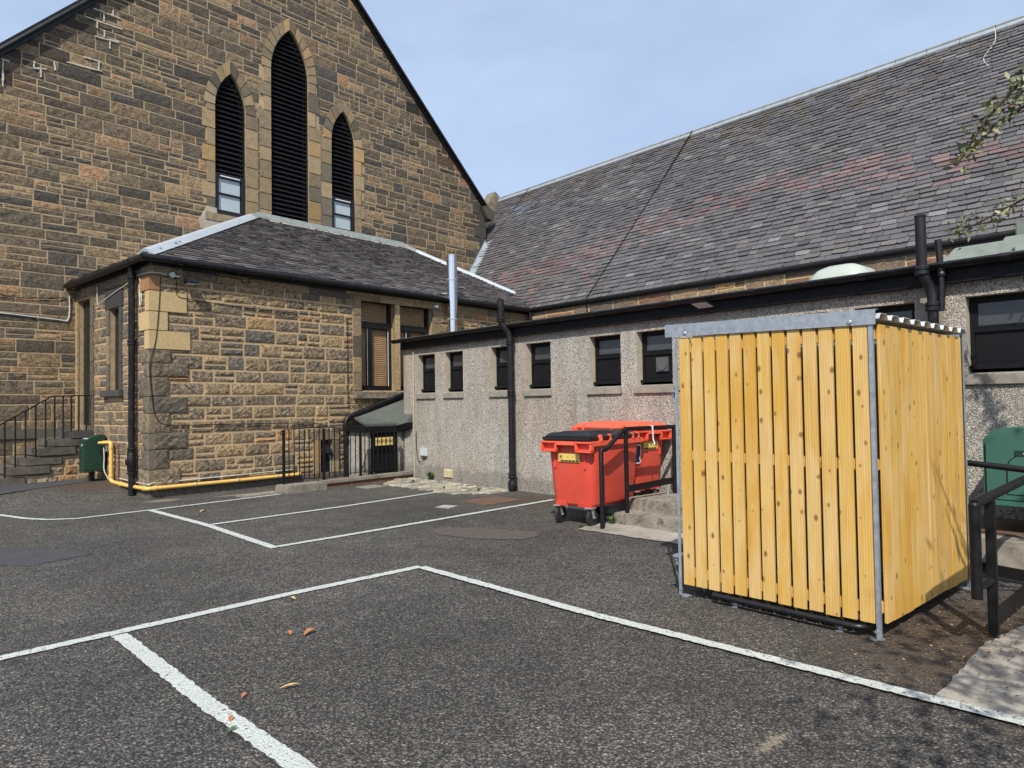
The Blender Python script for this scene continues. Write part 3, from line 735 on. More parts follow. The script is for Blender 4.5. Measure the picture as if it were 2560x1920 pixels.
    # window dressings
    for z0, z1 in ((1.88, 2.28), (2.28, 2.62), (2.62, 3.06), (3.06, 3.52), (3.52, 3.97)):
        mb.col = pick(APAL); mb.box(4.20, 4.40, -.035, .02, z0 + .006, z1 - .006)
        mb.col = pick(APAL); mb.box(6.524, 6.74, -.035, .02, z0 + .006, z1 - .006)
    mb.col = (.36, .26, .13, .6); mb.box(4.02, 6.95, -.04, .02, 3.972, 4.135)
    mb.col = (.47, .35, .18, .05); mb.box(5.373, 5.51, -.012, .16, 1.90, 3.972)
    for z0, z1 in ((.02, .4), (.4, .85)):
        mb.col = pick(APAL); mb.box(3.20, 3.35, -.03, .02, z0, z1); mb.col = pick(APAL); mb.box(3.65, 3.80, -.03, .02, z0, z1)
    mb.col = (.26, .2, .12, .5); mb.box(3.15, 3.85, -.032, .02, .855, 1.0)
    # return: door jambs and window surround
    for z0, z1 in ((1.13, 1.9), (1.9, 2.5), (2.5, 3.2), (3.2, 3.78)):
        mb.col = (.42, .30, .16, .25); mb.box(-.03, .02, 3.62, 3.75, z0 + .006, z1 - .006)
        mb.col = pick([(1, (.2, .16, .1), .6), (1, (.13, .11, .08), .6)]); mb.box(-.028, .02, 2.70, 2.88, z0 + .006, z1 - .006)
    for z0, z1 in ((1.88, 2.4), (2.4, 2.95), (2.95, 3.45)):
        mb.col = pick([(1, (.3, .22, .12), .6), (1, (.15, .12, .085), .6)]); mb.box(-.028, .02, 1.86, 2.0, z0 + .006, z1 - .006)
        mb.col = (.07, .065, .058, .5); mb.box(-.028, .02, 1.22, 1.36, z0 + .006, z1 - .006)
    mb.col = (.04, .038, .036, .3); mb.box(-.03, .02, 1.18, 2.06, 3.455, 3.84)
    mb.col = (.24, .18, .11, .6); mb.box(-.03, .02, 2.66, 3.75, 3.785, 3.86)
    return mb.build('wall', ['mortar', 'stone', 'ashlar'], annexe)
annexe_wall()
def annexe_openings():
    for i, (a, b) in enumerate(WN):
        f = MB(); y0, y1 = .135, .20; z0, z1 = WZ; t = .075
        f.box(a, a + t * .6, y0, y1, z0, z1); f.box(b - t, b, y0, y1, z0, z1); f.box(a + t * .6, b - t, y0, y1, z1 - .11, z1); f.box(a + t * .6, b - t, y0, y1, z0, z0 + .11)
        f.box(a + t * .6, b - t, y0 - .012, y1, 3.29, 3.43)
        m = a + (b - a) * .37; f.box(m - .05, m + .06, y0 + .003, y1 - .003, z0 + .11, 3.29)
        w = f.build('window', 'black', annexe, .006)
        for x0, x1, za, zb in ((a + t * .6, b - t, 3.43, z1 - .11), (a + t * .6, m - .05, z0 + .11, 3.29), (m + .06, b - t, z0 + .11, 3.29)):
            g = MB(); g.box(x0, x1, .165, .169, za, zb); g.build('pane', 'clear', w)
            bl = MB(); z = za + .01
            while z < zb - .015:
                bl.hexa([(x0 + .012, .206, z), (x1 - .012, .206, z), (x1 - .012, .208, z - .003), (x0 + .012, .208, z - .003)], [(x0 + .012, .216, z + .034), (x1 - .012, .216, z + .034), (x1 - .012, .218, z + .031), (x0 + .012, .218, z + .031)]); z += .043
            bl.build('blind', 'blind', w)
            if za < 2: ln = MB(); ln.box(x1 - .014, x1 - .002, .155, .163, za, zb); ln.build('sash_edge', 'white', w)
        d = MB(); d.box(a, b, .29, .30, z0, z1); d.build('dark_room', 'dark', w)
    s = MB(); s.hexa([(4.19, -.10, 1.70), (6.75, -.10, 1.70), (6.75, .02, 1.70), (4.19, .02, 1.70)], [(4.19, -.10, 1.845), (6.75, -.10, 1.845), (6.75, .14, 1.885), (4.19, .14, 1.885)])
    s.build('sill', 'sill_stone', annexe, .01)
    # narrow window and door on the return
    f = MB(); f.box(.085, .14, 1.36, 1.86, 1.88, 3.45); w = f.build('narrow_window', 'black', annexe)
    s = MB(); s.box(-.10, .02, 1.15, 2.12, 1.78, 1.905); s.build('sill', 'sooty', annexe, .01)
    d = MB(); d.box(.09, .15, 2.88, 3.62, 1.13, 3.78)
    for z0, z1 in ((1.25, 1.95), (2.05, 2.85), (2.95, 3.65)): d.box(.08, .09, 3.0, 3.5, z0, z1)
    dr = d.build('door', 'black', annexe, .005)
    h = MB(); h.lathe([(.02, 0), (.025, .02), (.02, .04)], 10, (.06, 2.98, 2.1), 'x'); h.build('handle', 'steel', dr)
    # back of the niche
    n = MB(); n.box(3.35, 3.65, .34, .36, .02, .85); n.build('niche_back', 'dark', annexe)
annexe_openings()

def slates(mb, O, u, v, n, poly, gauge, width, colf, lift=.013, fade=0):
    O = Vector(O); us = [p[0] for p in poly]; vs = [p[1] for p in poly]
    def inside(x, y):
        c = False; j = len(poly) - 1
        for i in range(len(poly)):
            xi, yi = poly[i]; xj, yj = poly[j]
            if (yi > y) != (yj > y) and x < (xj - xi) * (y - yi) / (yj - yi) + xi: c = not c
            j = i
        return c
    y = min(vs); row = 0
    while y < max(vs):
        g = gauge * (1 - fade * (y / max(vs))); x = min(us) - (row % 2) * width * .5 - U(0, .06)
        while x < max(us):
            w = width * U(.72, 1.25)
            if inside(x + w / 2, y + g * .5):
                k = U(-.006, .006); cl = U(0, .028); cr = U(0, .028); lf = lift * U(.7, 1.6); tl = g * 1.25
                mb.col = colf(x + w / 2, y)
                P = lambda a, b, h: O + u * a + v * b + n * h
                x0, x1 = x + .004, x + w - .004
                top = [P(x0 + cl, y + k, lf), P(x1 - cr, y - k, lf), P(x1, y + .022 - k, lf), P(x1, y + tl, .001), P(x0, y + tl, .001), P(x0, y + .022 + k, lf)]
                mb.add(top + [P(x0 + cl, y + k, -.01), P(x1 - cr, y - k, -.01), P(x1, y + .022 - k, -.01), P(x0, y + .022 + k, -.01)],
                       [(0, 1, 2, 3, 4, 5), (6, 7, 1, 0), (7, 8, 2, 1), (9, 6, 0, 5), (8, 3, 2), (9, 5, 4)])
            x += w
        y += g; row += 1
# annexe roof in its own frame
EZ = 4.19; RZ = 6.36; SL = (RZ - EZ) / (GE + .16)
def annexe_roof():
    mb = MB(); v = Vector((0, GE + .16, RZ - EZ)); Lv = v.length; v.normalize(); n = X_.cross(v).normalized(); O = Vector((0, -.16, EZ))
    yv = lambda e: (e + .16) * Lv / (GE + .16)
    poly = [(-.16, 0), (10.6, 0), (10.75, yv(.8)), (8.72, Lv), (4.02, Lv)]
    mb.poly([O + X_ * a + v * b - n * .012 for a, b in poly])
    def col(x, y):
        r = rnd.random(); k = U(.7, 1.3)
        c = (.082, .074, .074) if r < .6 else ((.115, .098, .094) if r < .86 else ((.06, .06, .066) if r < .95 else (.16, .155, .155)))
        return (c[0] * k, c[1] * k, c[2] * k, 1)
    slates(mb, O, X_, v, n, poly, .118, .24, col, .022, .25)
    # left slope
    v2 = Vector((4.02 + .16, 0, RZ - EZ)); L2 = v2.length; v2.normalize(); n2 = v2.cross(Y_).normalized() * -1
    n2 = n2 if n2.z > 0 else -n2; O2 = Vector((-.16, -.16, EZ)); p2 = [(0, 0), (GE + .16, 0), (GE + .16, L2)]
    mb.poly([O2 + Y_ * a + v2 * b - n2 * .012 for a, b in p2]); slates(mb, O2, Y_, v2, n2, p2, .125, .25, col)
    # right slope behind the hip
    mb.col = (.08, .075, .075, 1); mb.poly([(8.72, GE, RZ), (10.75, .8, EZ + SL * .96), (11.3, 1.6, 4.3), (11.0, GE, 4.0)])
    rf = mb.build('roof', 'slate', annexe, fix=False)
    def lead_strip(p, q, w, name='lead_hip', seam=.42, mat='lead', ca=None):
        p, q = Vector(p), Vector(q); d = (q - p).normalized(); s = d.cross(Z_).normalized(); nn = s.cross(d).normalized(); ms = MB(); Ln = (q - p).length; t = 0
        while t < Ln:
            t2 = min(Ln, t + seam * U(.93, 1.07)); pts = [(-w, -.045), (-.06, .03), (-.03, .055), (.03, .055), (.06, .03), (w, -.045)]
            A = [p + d * t + s * a + nn * (b + .004) for a, b in pts]; B = [p + d * (t2 + .02) + s * a + nn * (b) for a, b in pts]
            ms.add(A + B, [(i, i + 1, i + 7, i + 6) for i in range(5)] + [(0, 1, 2, 3, 4, 5)])
            t = t2
        return ms.build(name, mat, rf, smooth=60)
    lead_strip((-.14, -.14, EZ + .03), (3.72, 3.5, RZ - .10), .16)
    lead_strip((3.72, 3.5, RZ - .10), (4.03, GE, RZ + .03), .17, mat='old_lead')
    lead_strip((8.72, GE - .02, RZ + .03), (8.95, 3.35, RZ - .19), .13, mat='old_lead')
    lead_strip((8.95, 3.35, RZ - .19), (10.62, .85, EZ + SL * 1.01 + .02), .105, seam=.9)
    ms = MB(); a, b = 4.0, 8.75; ms.hexa([(a, GE - .22, RZ - .10), (b, GE - .22, RZ - .10), (b, GE - .03, RZ + .005), (a, GE - .03, RZ + .005)], [(a, GE - .22, RZ - .075), (b, GE - .22, RZ - .075), (b, GE - .03, RZ + .12), (a, GE - .03, RZ + .12)])
    ms.build('ridge_flashing', 'old_lead', rf, .01)
    ms = MB(); x = 4.25
    while x < 8.6:
        w = U(.1, .35); y = GE - .24 - U(0, .03); z = EZ + SL * (y + .16)
        ms.hexa([(x, y, z + .01), (x + w, y, z + .01), (x + w, y + .05, z + .05), (x, y + .05, z + .05)], [(x, y, z + .025), (x + w, y, z + .025), (x + w, y + .05, z + .065), (x, y + .05, z + .065)]); x += w * U(1.0, 1.5)
    ms.build('mortar_fillet', 'rc_reveal', rf)
    # gutters
    g = MB(); g.box(.02, 10.45, -.06, -.03, 4.03, 4.155); g.tube([(-.22, -.19, 4.13), (10.42, -.19, 4.13)], .062, 12)
    x = .4
    while x < 10.4: g.box(x, x + .03, -.258, -.06, 4.055, 4.07); g.tube([(x - .05, -.19, 4.13), (x + .07, -.19, 4.13)], .069, 12); x += 1.1
    g.build('gutter', 'gutter', annexe, smooth=40)
    g = MB(); g.box(-.06, -.03, -.06, GE - .03, 4.02, 4.155); g.tube([(-.19, -.22, 4.12), (-.19, GE - .04, 4.10)], .066, 12)
    y = .3
    while y < 3.6: g.tube([(-.19, y, 4.12), (-.19, y + .1, 4.119)], .074, 12); y += .75
    g.build('gutter', 'gutter', annexe, smooth=40)
    s = MB(); s.hexa([(-.13, 2.3, 4.19), (.1, 2.3, 4.3), (.1, GE, 4.3), (-.13, GE, 4.19)], [(-.13, 2.3, 4.21), (.1, 2.3, 4.33), (.1, GE, 4.33), (-.13, GE, 4.21)]); s.build('eaves_fillet', 'sill_stone', annexe)
annexe_roof()
def collar(mb, p, r, h=.05, n=12): mb.lathe([(r, -h), (r * 1.15, -h + .01), (r * 1.15, -.012), (r, -.004), (r, .004), (r * 1.15, .012), (r * 1.15, h - .01), (r, h)], n, p)
def annexe_downpipe():
    p = MB(); x, y = -.11, .52; r = .055
    p.tube([(x, y, .02), (x, y, 4.02), (x - .03, y, 4.08)], r, 14)
    for z in (.45, .82, 2.72, 3.9): collar(p, (x, y, z), .064)
    p.tube([(x - .09, y, .62), (x + .02, y, .62)], .055, 10); p.lathe([(.06, .45), (.073, .47), (.073, .78), (.06, .8)], 14, (x, y, 0))
    p.build('downpipe', 'gutter', annexe, smooth=40)
annexe_downpipe()

# ================================================================== HALL
HX, HZ, HS = 13.40, 4.18, 1.50
HRX = 16.56; HRZ = HZ + HS * (HRX - HX); HY0, HY1 = -6.0, 19.25
hall = empty('church_hall', (13.6, 6, 0), 0, 'long church hall with a steep patchy slate roof above the roughcast block', 'building')
def hall_build():
    T = Matrix.Translation((-13.6, -6, 0))
    mb = MB(); mb.tf = T; mb.m = 0; mb.box(13.44, 14.0, HY0, HY1, -.1, 4.2); mb.box(14.0, 19.7, HY1 - .4, HY1, -.1, 4.2); mb.m = 1
    mb.add([(14.0, HY1 - .35, 4.2), (19.12, HY1 - .35, 4.2), (HRX, HY1 - .35, HRZ - .3)], [(0, 1, 2)])
    coursed(mb, Vector((13.44, 0, 0)), Y_ * -1, Z_, Vector((-1, 0, 0)), [(2.7, 3.0), (3.0, 3.28), (3.28, 3.56), (3.56, 3.82), (3.82, 4.12)], lambda a, b: [(-14.5, 5)], lambda x, z, a: pick(HPAL), .022, .018, .006, (.4, 1.0), .6, grid=.14)
    mb.build('wall', ['mortar', 'stone'], hall)
    r = MB(); r.tf = T; v = Vector((HRX - HX, 0, HRZ - HZ)); Lv = v.length; v.normalize(); u = Vector((0, -1, 0)); n = u.cross(v).normalized(); n = n if n.z > 0 else -n
    O = Vector((HX, HY1, HZ)); poly = [(0, 0), (HY1 - HY0, 0), (HY1 - HY0, Lv), (0, Lv)]
    r.col = (.03, .03, .03, 1); r.poly([O + u * a + v * b - n * .012 for a, b in poly]); r.poly([(HRX, HY0, HRZ), (HRX, HY1, HRZ), (2 * HRX - HX, HY1, HZ), (2 * HRX - HX, HY0, HZ)])
    from mathutils import noise as mn
    def col(a, b):
        y = HY1 - a; z = HZ + b * v.z; k = U(.8, 1.2); q = rnd.random()
        c = (.098, .093, .096) if q < .66 else ((.080, .077, .081) if q < .83 else ((.118, .108, .110) if q < .965 else ((.15, .146, .150) if q < .992 else (.135, .137, .118))))
        zc = 5.30 + (15.5 - y) * .135 if y > 8 else 6.30 - (8 - y) * .11
        wdt = .46 + .25 * mn.noise((y * .7, 1.3, 0))
        d = abs(z - zc - .18 * mn.noise((y * 1.3, 0, 5)))
        if d < wdt and rnd.random() < .62 * (1 - (d / wdt) ** 2): c = (.148, .101, .099) if rnd.random() < .7 else (.132, .095, .099)
        if y > 12 and 4.3 < z < 5.6 and rnd.random() < .25: c = (.142, .10, .098)
        if mn.noise((y * 1.1, z * 2, 3)) > .38 and z < 7.3 and rnd.random() < .25: c = (.108, .106, .094)
        if z > 7.9 and mn.noise((y * 2.2, z * .5, 9)) > .12 and rnd.random() < .5: c = (.100, .087, .066)
        if 16.8 < y < 17.8 and 7.9 < z < 8.5 and rnd.random() < .4: c = (.135, .16, .19)
        return (c[0] * k, c[1] * k, c[2] * k, 1)
    slates(r, O, u, v, n, poly, .135, .27, col, .026, .30)
    rf = r.build('roof', 'slate', hall, fix=False)
    c = MB(); c.tf = T; y = HY1
    while y > HY0:
        y2 = y - .62; c.hexa([(HRX - .10, y2 + .012, HRZ - .10), (HRX - .10, y, HRZ - .10), (HRX, y, HRZ + .02), (HRX, y2 + .012, HRZ + .02)], [(HRX - .11, y2 + .012, HRZ - .07), (HRX - .11, y, HRZ - .07), (HRX, y, HRZ + .07), (HRX, y2 + .012, HRZ + .07)])
        c.tube([(HRX, y2 + .012, HRZ + .05), (HRX, y, HRZ + .05)], .05, 8); y = y2
    c.build('ridge_capping', 'ridge_lead', rf, smooth=40)
    g = MB(); g.tf = T; g.tube([(HX - .035, 14.35, HZ - .03), (HX - .035, HY0, HZ - .03)], .048, 12); g.box(HX + .0, 13.44, HY0, 14.3, HZ - .12, HZ - .02); y = 14
    while y > HY0: g.tube([(HX - .035, y, HZ - .03), (HX - .035, y - .1, HZ - .03)], .055, 12); y -= 1.2
    g.build('gutter', 'gutter', hall, smooth=40)
    # stone skew and its moulded skewputt at the far gable
    s = MB(); s.tf = T; s.col = (.22, .185, .125, .7)
    p0 = (HX + 1.6, HY1 - .05, HZ + HS * 1.6); p1 = (HRX + .10, HY1 - .05, HRZ + .10)
    s.hexa([(p0[0], HY1 - .28, p0[2] - .05), (p1[0], HY1 - .28, p1[2] - .05), (p1[0], HY1 + .2, p1[2] - .05), (p0[0], HY1 + .2, p0[2] - .05)], [(p0[0] - .28, HY1 - .28, p0[2] + .22), (p1[0] - .30, HY1 - .28, p1[2] + .20), (p1[0] - .30, HY1 + .2, p1[2] + .20), (p0[0] - .28, HY1 + .2, p0[2] + .22)])
    s.build('stone_skew', 'ashlar', hall, .03)
    # lead apron where the roof meets the church corner
    f = MB(); f.tf = T; A = []; B = []; Cc = []
    for i in range(7):
        a = 10.75 + i * .27; P = wf(a, GE - .03); zr = HZ + HS * (P.x - HX) + .03; A.append((P.x, P.y, zr + .16)); B.append((P.x, P.y - .02, zr + .03)); Q = wf(a + .05, GE - .30); Cc.append((Q.x, Q.y, HZ + HS * (Q.x - HX) + .035))
    f.add(A + B + Cc, [(i, i + 1, i + 8, i + 7) for i in range(6)] + [(i + 7, i + 8, i + 15, i + 14) for i in range(6)]); f.build('lead_flashing', 'grey_lead', hall, smooth=50)
    # tops of the old hall windows
    for y0, y1 in ((13.85, 12.75), (10.0, 8.5), (5.9, 5.1)):
        w = MB(); w.tf = T; w.box(13.40, 13.46, y1, y0, 2.7, 3.56); w.build('window', 'dark', hall)
    p = MB(); p.tf = T; p.tube([(13.34, 14.1, 4.1), (13.37, 14.1, 3.95), (13.40, 14.1, 3.8), (13.40, 14.1, 2.9)], .05, 10); collar(p, (13.40, 14.1, 3.55), .06); p.build('downpipe', 'gutter', hall, smooth=40)
hall_build()

# ================================================================== ROUGHCAST EXTENSION
RX = 8.375; RY0, RY1 = -4.0, 12.85
rc = empty('roughcast_extension', (RX, 6, 0), 0, 'flat roofed grey roughcast extension with a row of small black windows', 'building')
RT = Matrix.Translation((-RX, -6, 0))
WR = [(11.69, 12.30), (10.76, 11.34), (9.30, 9.91), (8.35, 8.96), (6.84, 7.47), (5.90, 6.53), (3.68, 4.30), (2.73, 3.37), (.85, 2.25), (-1.2, .2)]
def rc_build():
    mb = MB(); mb.tf = RT; mb.m = 0
    holes = [[(a, 1.78), (b, 1.78), (b, 2.59), (a, 2.59)] for a, b in WR] + [[(4.4, .30), (5.3, .30), (5.3, 2.35), (4.4, 2.35)]]
    mb.holed([(RY0, -.1), (RY1, -.1), (RY1, 2.9), (RY0, 2.9)], holes, lambda u, v: (RX, u, v))
    mb.add([(RX, RY1, -.1), (13.6, RY1, -.1), (13.6, RY1, 2.9), (RX, RY1, 2.9)], [(0, 1, 2, 3)])
    mb.add([(RX, RY0, -.1), (13.6, RY0, -.1), (13.6, RY0, 2.9), (RX, RY0, 2.9)], [(0, 1, 2, 3)])
    mb.m = 1
    for h in holes:
        for p, r in zip(h, h[1:] + h[:1]): mb.add([(RX, p[0], p[1]), (RX, r[0], r[1]), (RX + .16, r[0], r[1]), (RX + .16, p[0], p[1])], [(0, 1, 2, 3)])
    mb.m = 2; mb.box(RX - .004, RX + .02, 2.46, 2.71, .8, 2.76)  # plain darker strip between the window and the vent pipe
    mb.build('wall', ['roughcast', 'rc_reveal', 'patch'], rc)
    for i, (a, b) in enumerate(WR):
        f = MB(); f.tf = RT; x0, x1 = RX + .125, RX + .18; t = .045; zt = 2.27 if i < 8 else 2.25
        f.box(x0, x1, a, a + t, 1.86, 2.59); f.box(x0, x1, b - t, b, 1.86, 2.59); f.box(x0, x1, a + t, b - t, 2.55, 2.59); f.box(x0, x1, a + t, b - t, 1.86, 1.90)
        f.box(x0 - .012, x1, a + t, b - t, zt - .035, zt + .01)
        f.box(x0 + .01, x1, a + t, b - t, 1.90, zt - .035); f.box(x0 - .055, x1, a - .0, b + .0, 1.83, 1.872)
        iz, jz = (a + t, b - t), (zt + .01, 2.55); s = .028
        f.box(x0 + .003, x1, iz[0], iz[0] + s, *jz); f.box(x0 + .003, x1, iz[1] - s, iz[1], *jz); f.box(x0 + .003, x1, iz[0] + s, iz[1] - s, jz[1] - s, jz[1]); f.box(x0 + .003, x1, iz[0] + s, iz[1] - s, jz[0], jz[0] + s)
        w = f.build('window', 'black_matt', rc, .004)
        g = MB(); g.tf = RT; g.box(x0 + .022, x0 + .028, iz[0] + s, iz[1] - s, jz[0] + s, jz[1] - s); g.build('pane', 'obscure', w)
        s_ = MB(); s_.tf = RT; s_.hexa([(RX - .035, a - .02, 1.67), (RX + .1, a - .02, 1.67), (RX + .1, b + .05, 1.67), (RX - .035, b + .05, 1.67)], [(RX - .035, a - .02, 1.775), (RX + .12, a - .02, 1.80), (RX + .12, b + .05, 1.80), (RX - .035, b + .05, 1.775)])
        s_.build('sill', 'rc_sill', w, .006)
        if i == 5:
            v = MB(); v.tf = RT; yc, zc = 6.16, 2.09; xf = x0 - .02
            v.box(xf, x0 + .01, yc - .105, yc + .105, zc - .105, zc + .105); v.lathe([(.09, -.012), (.09, 0), (.078, 0), (.078, -.006)], 24, (xf, yc, zc), 'x')
            for k in range(7): hh = -.06 + k * .02; hw = math.sqrt(max(0, .075 ** 2 - hh ** 2)); v.box(xf - .010, xf, yc - hw, yc + hw, zc + hh - .004, zc + hh + .004)
            v.build('extractor_vent', 'vent_grey', w, .004)
    d = MB(); d.tf = RT; d.box(RX + .08, RX + .13, 4.4, 5.3, .30, 2.35); d.build('door', 'black', rc, .006)
    r = MB(); r.tf = RT; r.box(RX - .10, 13.6, RY0 - .1, RY1 + .05, 2.93, 2.965); r.build('roof', 'felt', rc, .01)
    f = MB(); f.tf = RT; f.box(RX - .09, RX - .03, RY0, RY1 - .02, 2.735, 2.925); f.box(RX - .03, 13.5, RY1 - .02, RY1 + .04, 2.735, 2.925); f.build('fascia', 'black_matt', rc, .006)
    g = MB(); g.tf = RT; pr = [(-.095, 2.955), (-.205, 2.955), (-.212, 2.935), (-.20, 2.905), (-.17, 2.885), (-.13, 2.878), (-.095, 2.885)]
    g.prism([(RX + a, RY0, b) for a, b in pr], (0, RY1 + .17 - RY0, 0)); y = RY0 + .4
    while y < RY1: g.prism([(RX + a * 1.04 + .004, y, b + (-.008 if b < 2.94 else .002)) for a, b in pr], (0, .09, 0)); y += 1.35
    g.build('gutter', 'gutter', rc, smooth=35)
    e = MB(); e.tf = RT; y = RY0
    while y < RY1 + .1: w = min(U(.5, 1.4), RY1 + .12 - y); e.hexa([(RX - .13, y, 2.962), (RX + .15, y, 2.962), (RX + .15, y + w, 2.962), (RX - .13, y + w, 2.962)], [(RX - .12, y, 2.972), (RX + .15, y, 2.985), (RX + .15, y + w, 2.985), (RX - .12, y + w, 2.972)]); y += w
    e.build('roof_edge_trim', 'old_lead', rc, .003)
    # downpipe with its open vent top
    p = MB(); p.tf = RT; x = RX - .12
    p.tube([(x, 9.23, .02), (x, 9.23, 2.62)] + arc((x, 9.23, 2.66), (x, 9.24, 2.8), (x - .07, 9.28, 2.88), 4) + arc((x - .1, 9.31, 2.93), (x - .13, 9.33, 2.98), (x - .13, 9.33, 3.06), 4) + [(x - .13, 9.33, 3.40)], .058, 14)
    for z in (.28, 1.73, 2.63): collar(p, (x, 9.23, z), .066)
    collar(p, (x - .13, 9.33, 3.03), .068, .04); p.lathe([(.075, 0), (.08, .02), (.08, .12), (.068, .16)], 14, (x, 9.23, .03))
    p.build('downpipe', 'gutter', rc, smooth=40)
    p = MB(); p.tf = RT; x = RX - .17
    p.tube([(x, 2.50, 0), (x, 2.50, 2.58)] + arc((x, 2.50, 2.62), (x, 2.52, 2.72), (x - .06, 2.55, 2.80), 4) + [(x - .08, 2.57, 2.90), (x - .08, 2.57, 3.46)], .052, 16)
    collar(p, (x, 2.50, 2.50), .064, .05); collar(p, (x - .08, 2.57, 2.88), .064, .05); p.lathe([(.052, 0), (.057, .01), (.057, .025), (.05, .03)], 16, (x - .08, 2.57, 3.44))
    p.tube([(x + .03, 2.43, 2.45), (x + .03, 2.42, 2.75), (x + .02, 2.44, 3.2)], .032, 12); collar(p, (x + .03, 2.42, 2.86), .04)
    p.build('vent_pipe', 'black', rc, smooth=40)
    p = MB(); p.tf = RT; p.tube([(RX - .02, 12.44, .03), (RX - .02, 12.44, 2.72)], .013, 8)
    for z in (.4, .95, 1.3, 1.95, 2.65): p.box(RX - .03, RX, 12.415, 12.465, z - .012, z + .012)
    p.build('conduit', 'rc_reveal', rc, smooth=40)
    # rooflight dome
    d = MB(); d.tf = RT; n = 20; prof = [(1, 0), (.985, .10), (.9, .2), (.72, .28), (.45, .33), (.15, .35)]; vs = []
    for r_, h in prof:
        for j in range(n): a = 2 * math.pi * j / n; ca, sa = math.cos(a), math.sin(a); k = 1 / (abs(ca) ** 6 + abs(sa) ** 6) ** (1 / 6); vs.append((9.75 + .42 * r_ * ca * k, 4.03 + .40 * r_ * sa * k, 3.02 + h))
    d.add(vs, [(i * n + j, i * n + (j + 1) % n, (i + 1) * n + (j + 1) % n, (i + 1) * n + j) for i in range(len(prof) - 1) for j in range(n)] + [tuple((len(prof) - 1) * n + j for j in range(n))])
    dm = d.build('rooflight', 'dome', rc, smooth=50); k = MB(); k.tf = RT; k.box(9.31, 10.19, 3.61, 4.45, 2.96, 3.03); k.build('kerb', 'felt', dm, .01)
    # raised felt box at the near end of the roof
    b = MB(); b.tf = RT; b.hexa([(8.62, -2.5, 2.965), (10.6, -2.5, 2.965), (10.6, 2.62, 2.965), (8.62, 2.62, 2.965)], [(8.82, -2.5, 3.20), (10.6, -2.5, 3.22), (10.6, 2.45, 3.22), (8.82, 2.45, 3.20)])
    b.hexa([(8.58, -2.5, 2.965), (8.9, -2.5, 2.965), (8.9, 2.02, 2.965), (8.58, 2.02, 2.965)], [(8.77, -2.5, 3.225), (8.95, -2.5, 3.235), (8.95, 1.98, 3.235), (8.77, 1.98, 3.225)])
    b.box(9.0, 10.6, -2.5, 1.93, 3.22, 3.42); up = b.build('felt_upstand', 'felt', rc, .01)
    b = MB(); b.tf = RT; b.box(9.4, 10.7, -2.5, 1.98, 3.425, 3.50); b.box(9.42, 10.7, -2.5, 1.94, 3.60, 3.66); b.build('white_fascia', 'white', up, .006)
    b = MB(); b.tf = RT; b.box(9.46, 10.7, -2.5, 1.92, 3.50, 3.60); b.build('dark_glazing', 'obscure', up)
    # air brick
    v = MB(); v.tf = RT; v.box(RX - .012, RX + .01, 11.13, 11.41, .09, .26)
    for k in range(6): v.hexa([(RX - .028, 11.15, .105 + k * .025), (RX - .012, 11.15, .105 + k * .025), (RX - .012, 11.39, .105 + k * .025), (RX - .028, 11.39, .105 + k * .025)], [(RX - .022, 11.15, .118 + k * .025), (RX - .012, 11.15, .122 + k * .025), (RX - .012, 11.39, .122 + k * .025), (RX - .022, 11.39, .118 + k * .025)])
    v.build('air_vent', 'cream', rc)
rc_build()

# ================================================================== LEAN-TO BOILER HOUSE
bh = empty('boiler_house', wf(4.4, -.5, 0), AL, 'tiny lean-to boiler house with grey felt roof and low black door in the corner', 'outbuilding')
BT = Matrix.Translation((-4.4, .5, 0))
def boiler():
    mb = MB(); mb.tf = BT; mb.m = 0
    mb.box(4.76, 4.95, -.78, -.05, -.05, 1.15); mb.box(3.98, 4.06, -.78, -.05, -.05, 1.12); mb.box(4.06, 4.76, -.78, -.70, .985, 1.12)
    mb.build('wall', 'roughcast', bh)
    r = MB(); r.tf = BT
    FL, FR, BR, BL = Vector((3.88, -.855, 1.17)), Vector((4.93, -.855, 1.16)), Vector((6.3, -.06, 1.92)), Vector((4.15, -.06, 1.32))
    FR2 = Vector((5.6, -.80, 1.55))
    th = Vector((0, 0, -.05))
    vs = [FL, FR, FR2, BR, BL]; r.add(vs + [p + th for p in vs], [(0, 1, 4), (1, 2, 3), (1, 3, 4), (5, 6, 9), (6, 7, 8), (6, 8, 9), (0, 1, 6, 5), (1, 2, 7, 6), (2, 3, 8, 7), (3, 4, 9, 8), (4, 0, 5, 9)])
    r.build('roof', 'dark_felt', bh)
    f = MB(); f.tf = BT; f.box(3.90, 4.92, -.85, -.82, 1.0, 1.13); f.box(3.90, 3.93, -.82, -.06, 1.0, 1.15); f.build('fascia', 'black_matt', bh, .005)
    d = MB(); d.tf = BT; d.box(4.06, 4.10, -.79, -.74, .02, .985); d.box(4.72, 4.76, -.79, -.74, .02, .985); d.box(4.10, 4.72, -.79, -.74, .93, .985)
    d.box(4.10, 4.72, -.77, -.74, .02, .93); d.box(4.17, 4.65, -.778, -.77, .06, .36)
    for k in range(8):
        for c in range(3): x = 4.19 + c * .155; z = .42 + k * .036; d.hexa([(x, -.782, z), (x + .13, -.782, z), (x + .13, -.77, z), (x, -.77, z)], [(x, -.772, z + .022), (x + .13, -.772, z + .022), (x + .13, -.77, z + .024), (x, -.77, z + .024)])
    dr = d.build('door', 'black_matt', bh, .003)
    h = MB(); h.tf = BT; h.tube([(4.12, -.80, .06), (4.12, -.80, .16)], .008, 6); h.box(4.115, 4.16, -.79, -.78, .10, .115); h.build('bolt', 'galv', dr)
boiler()
w = MB(); w.tf = RT.inverted() if False else None
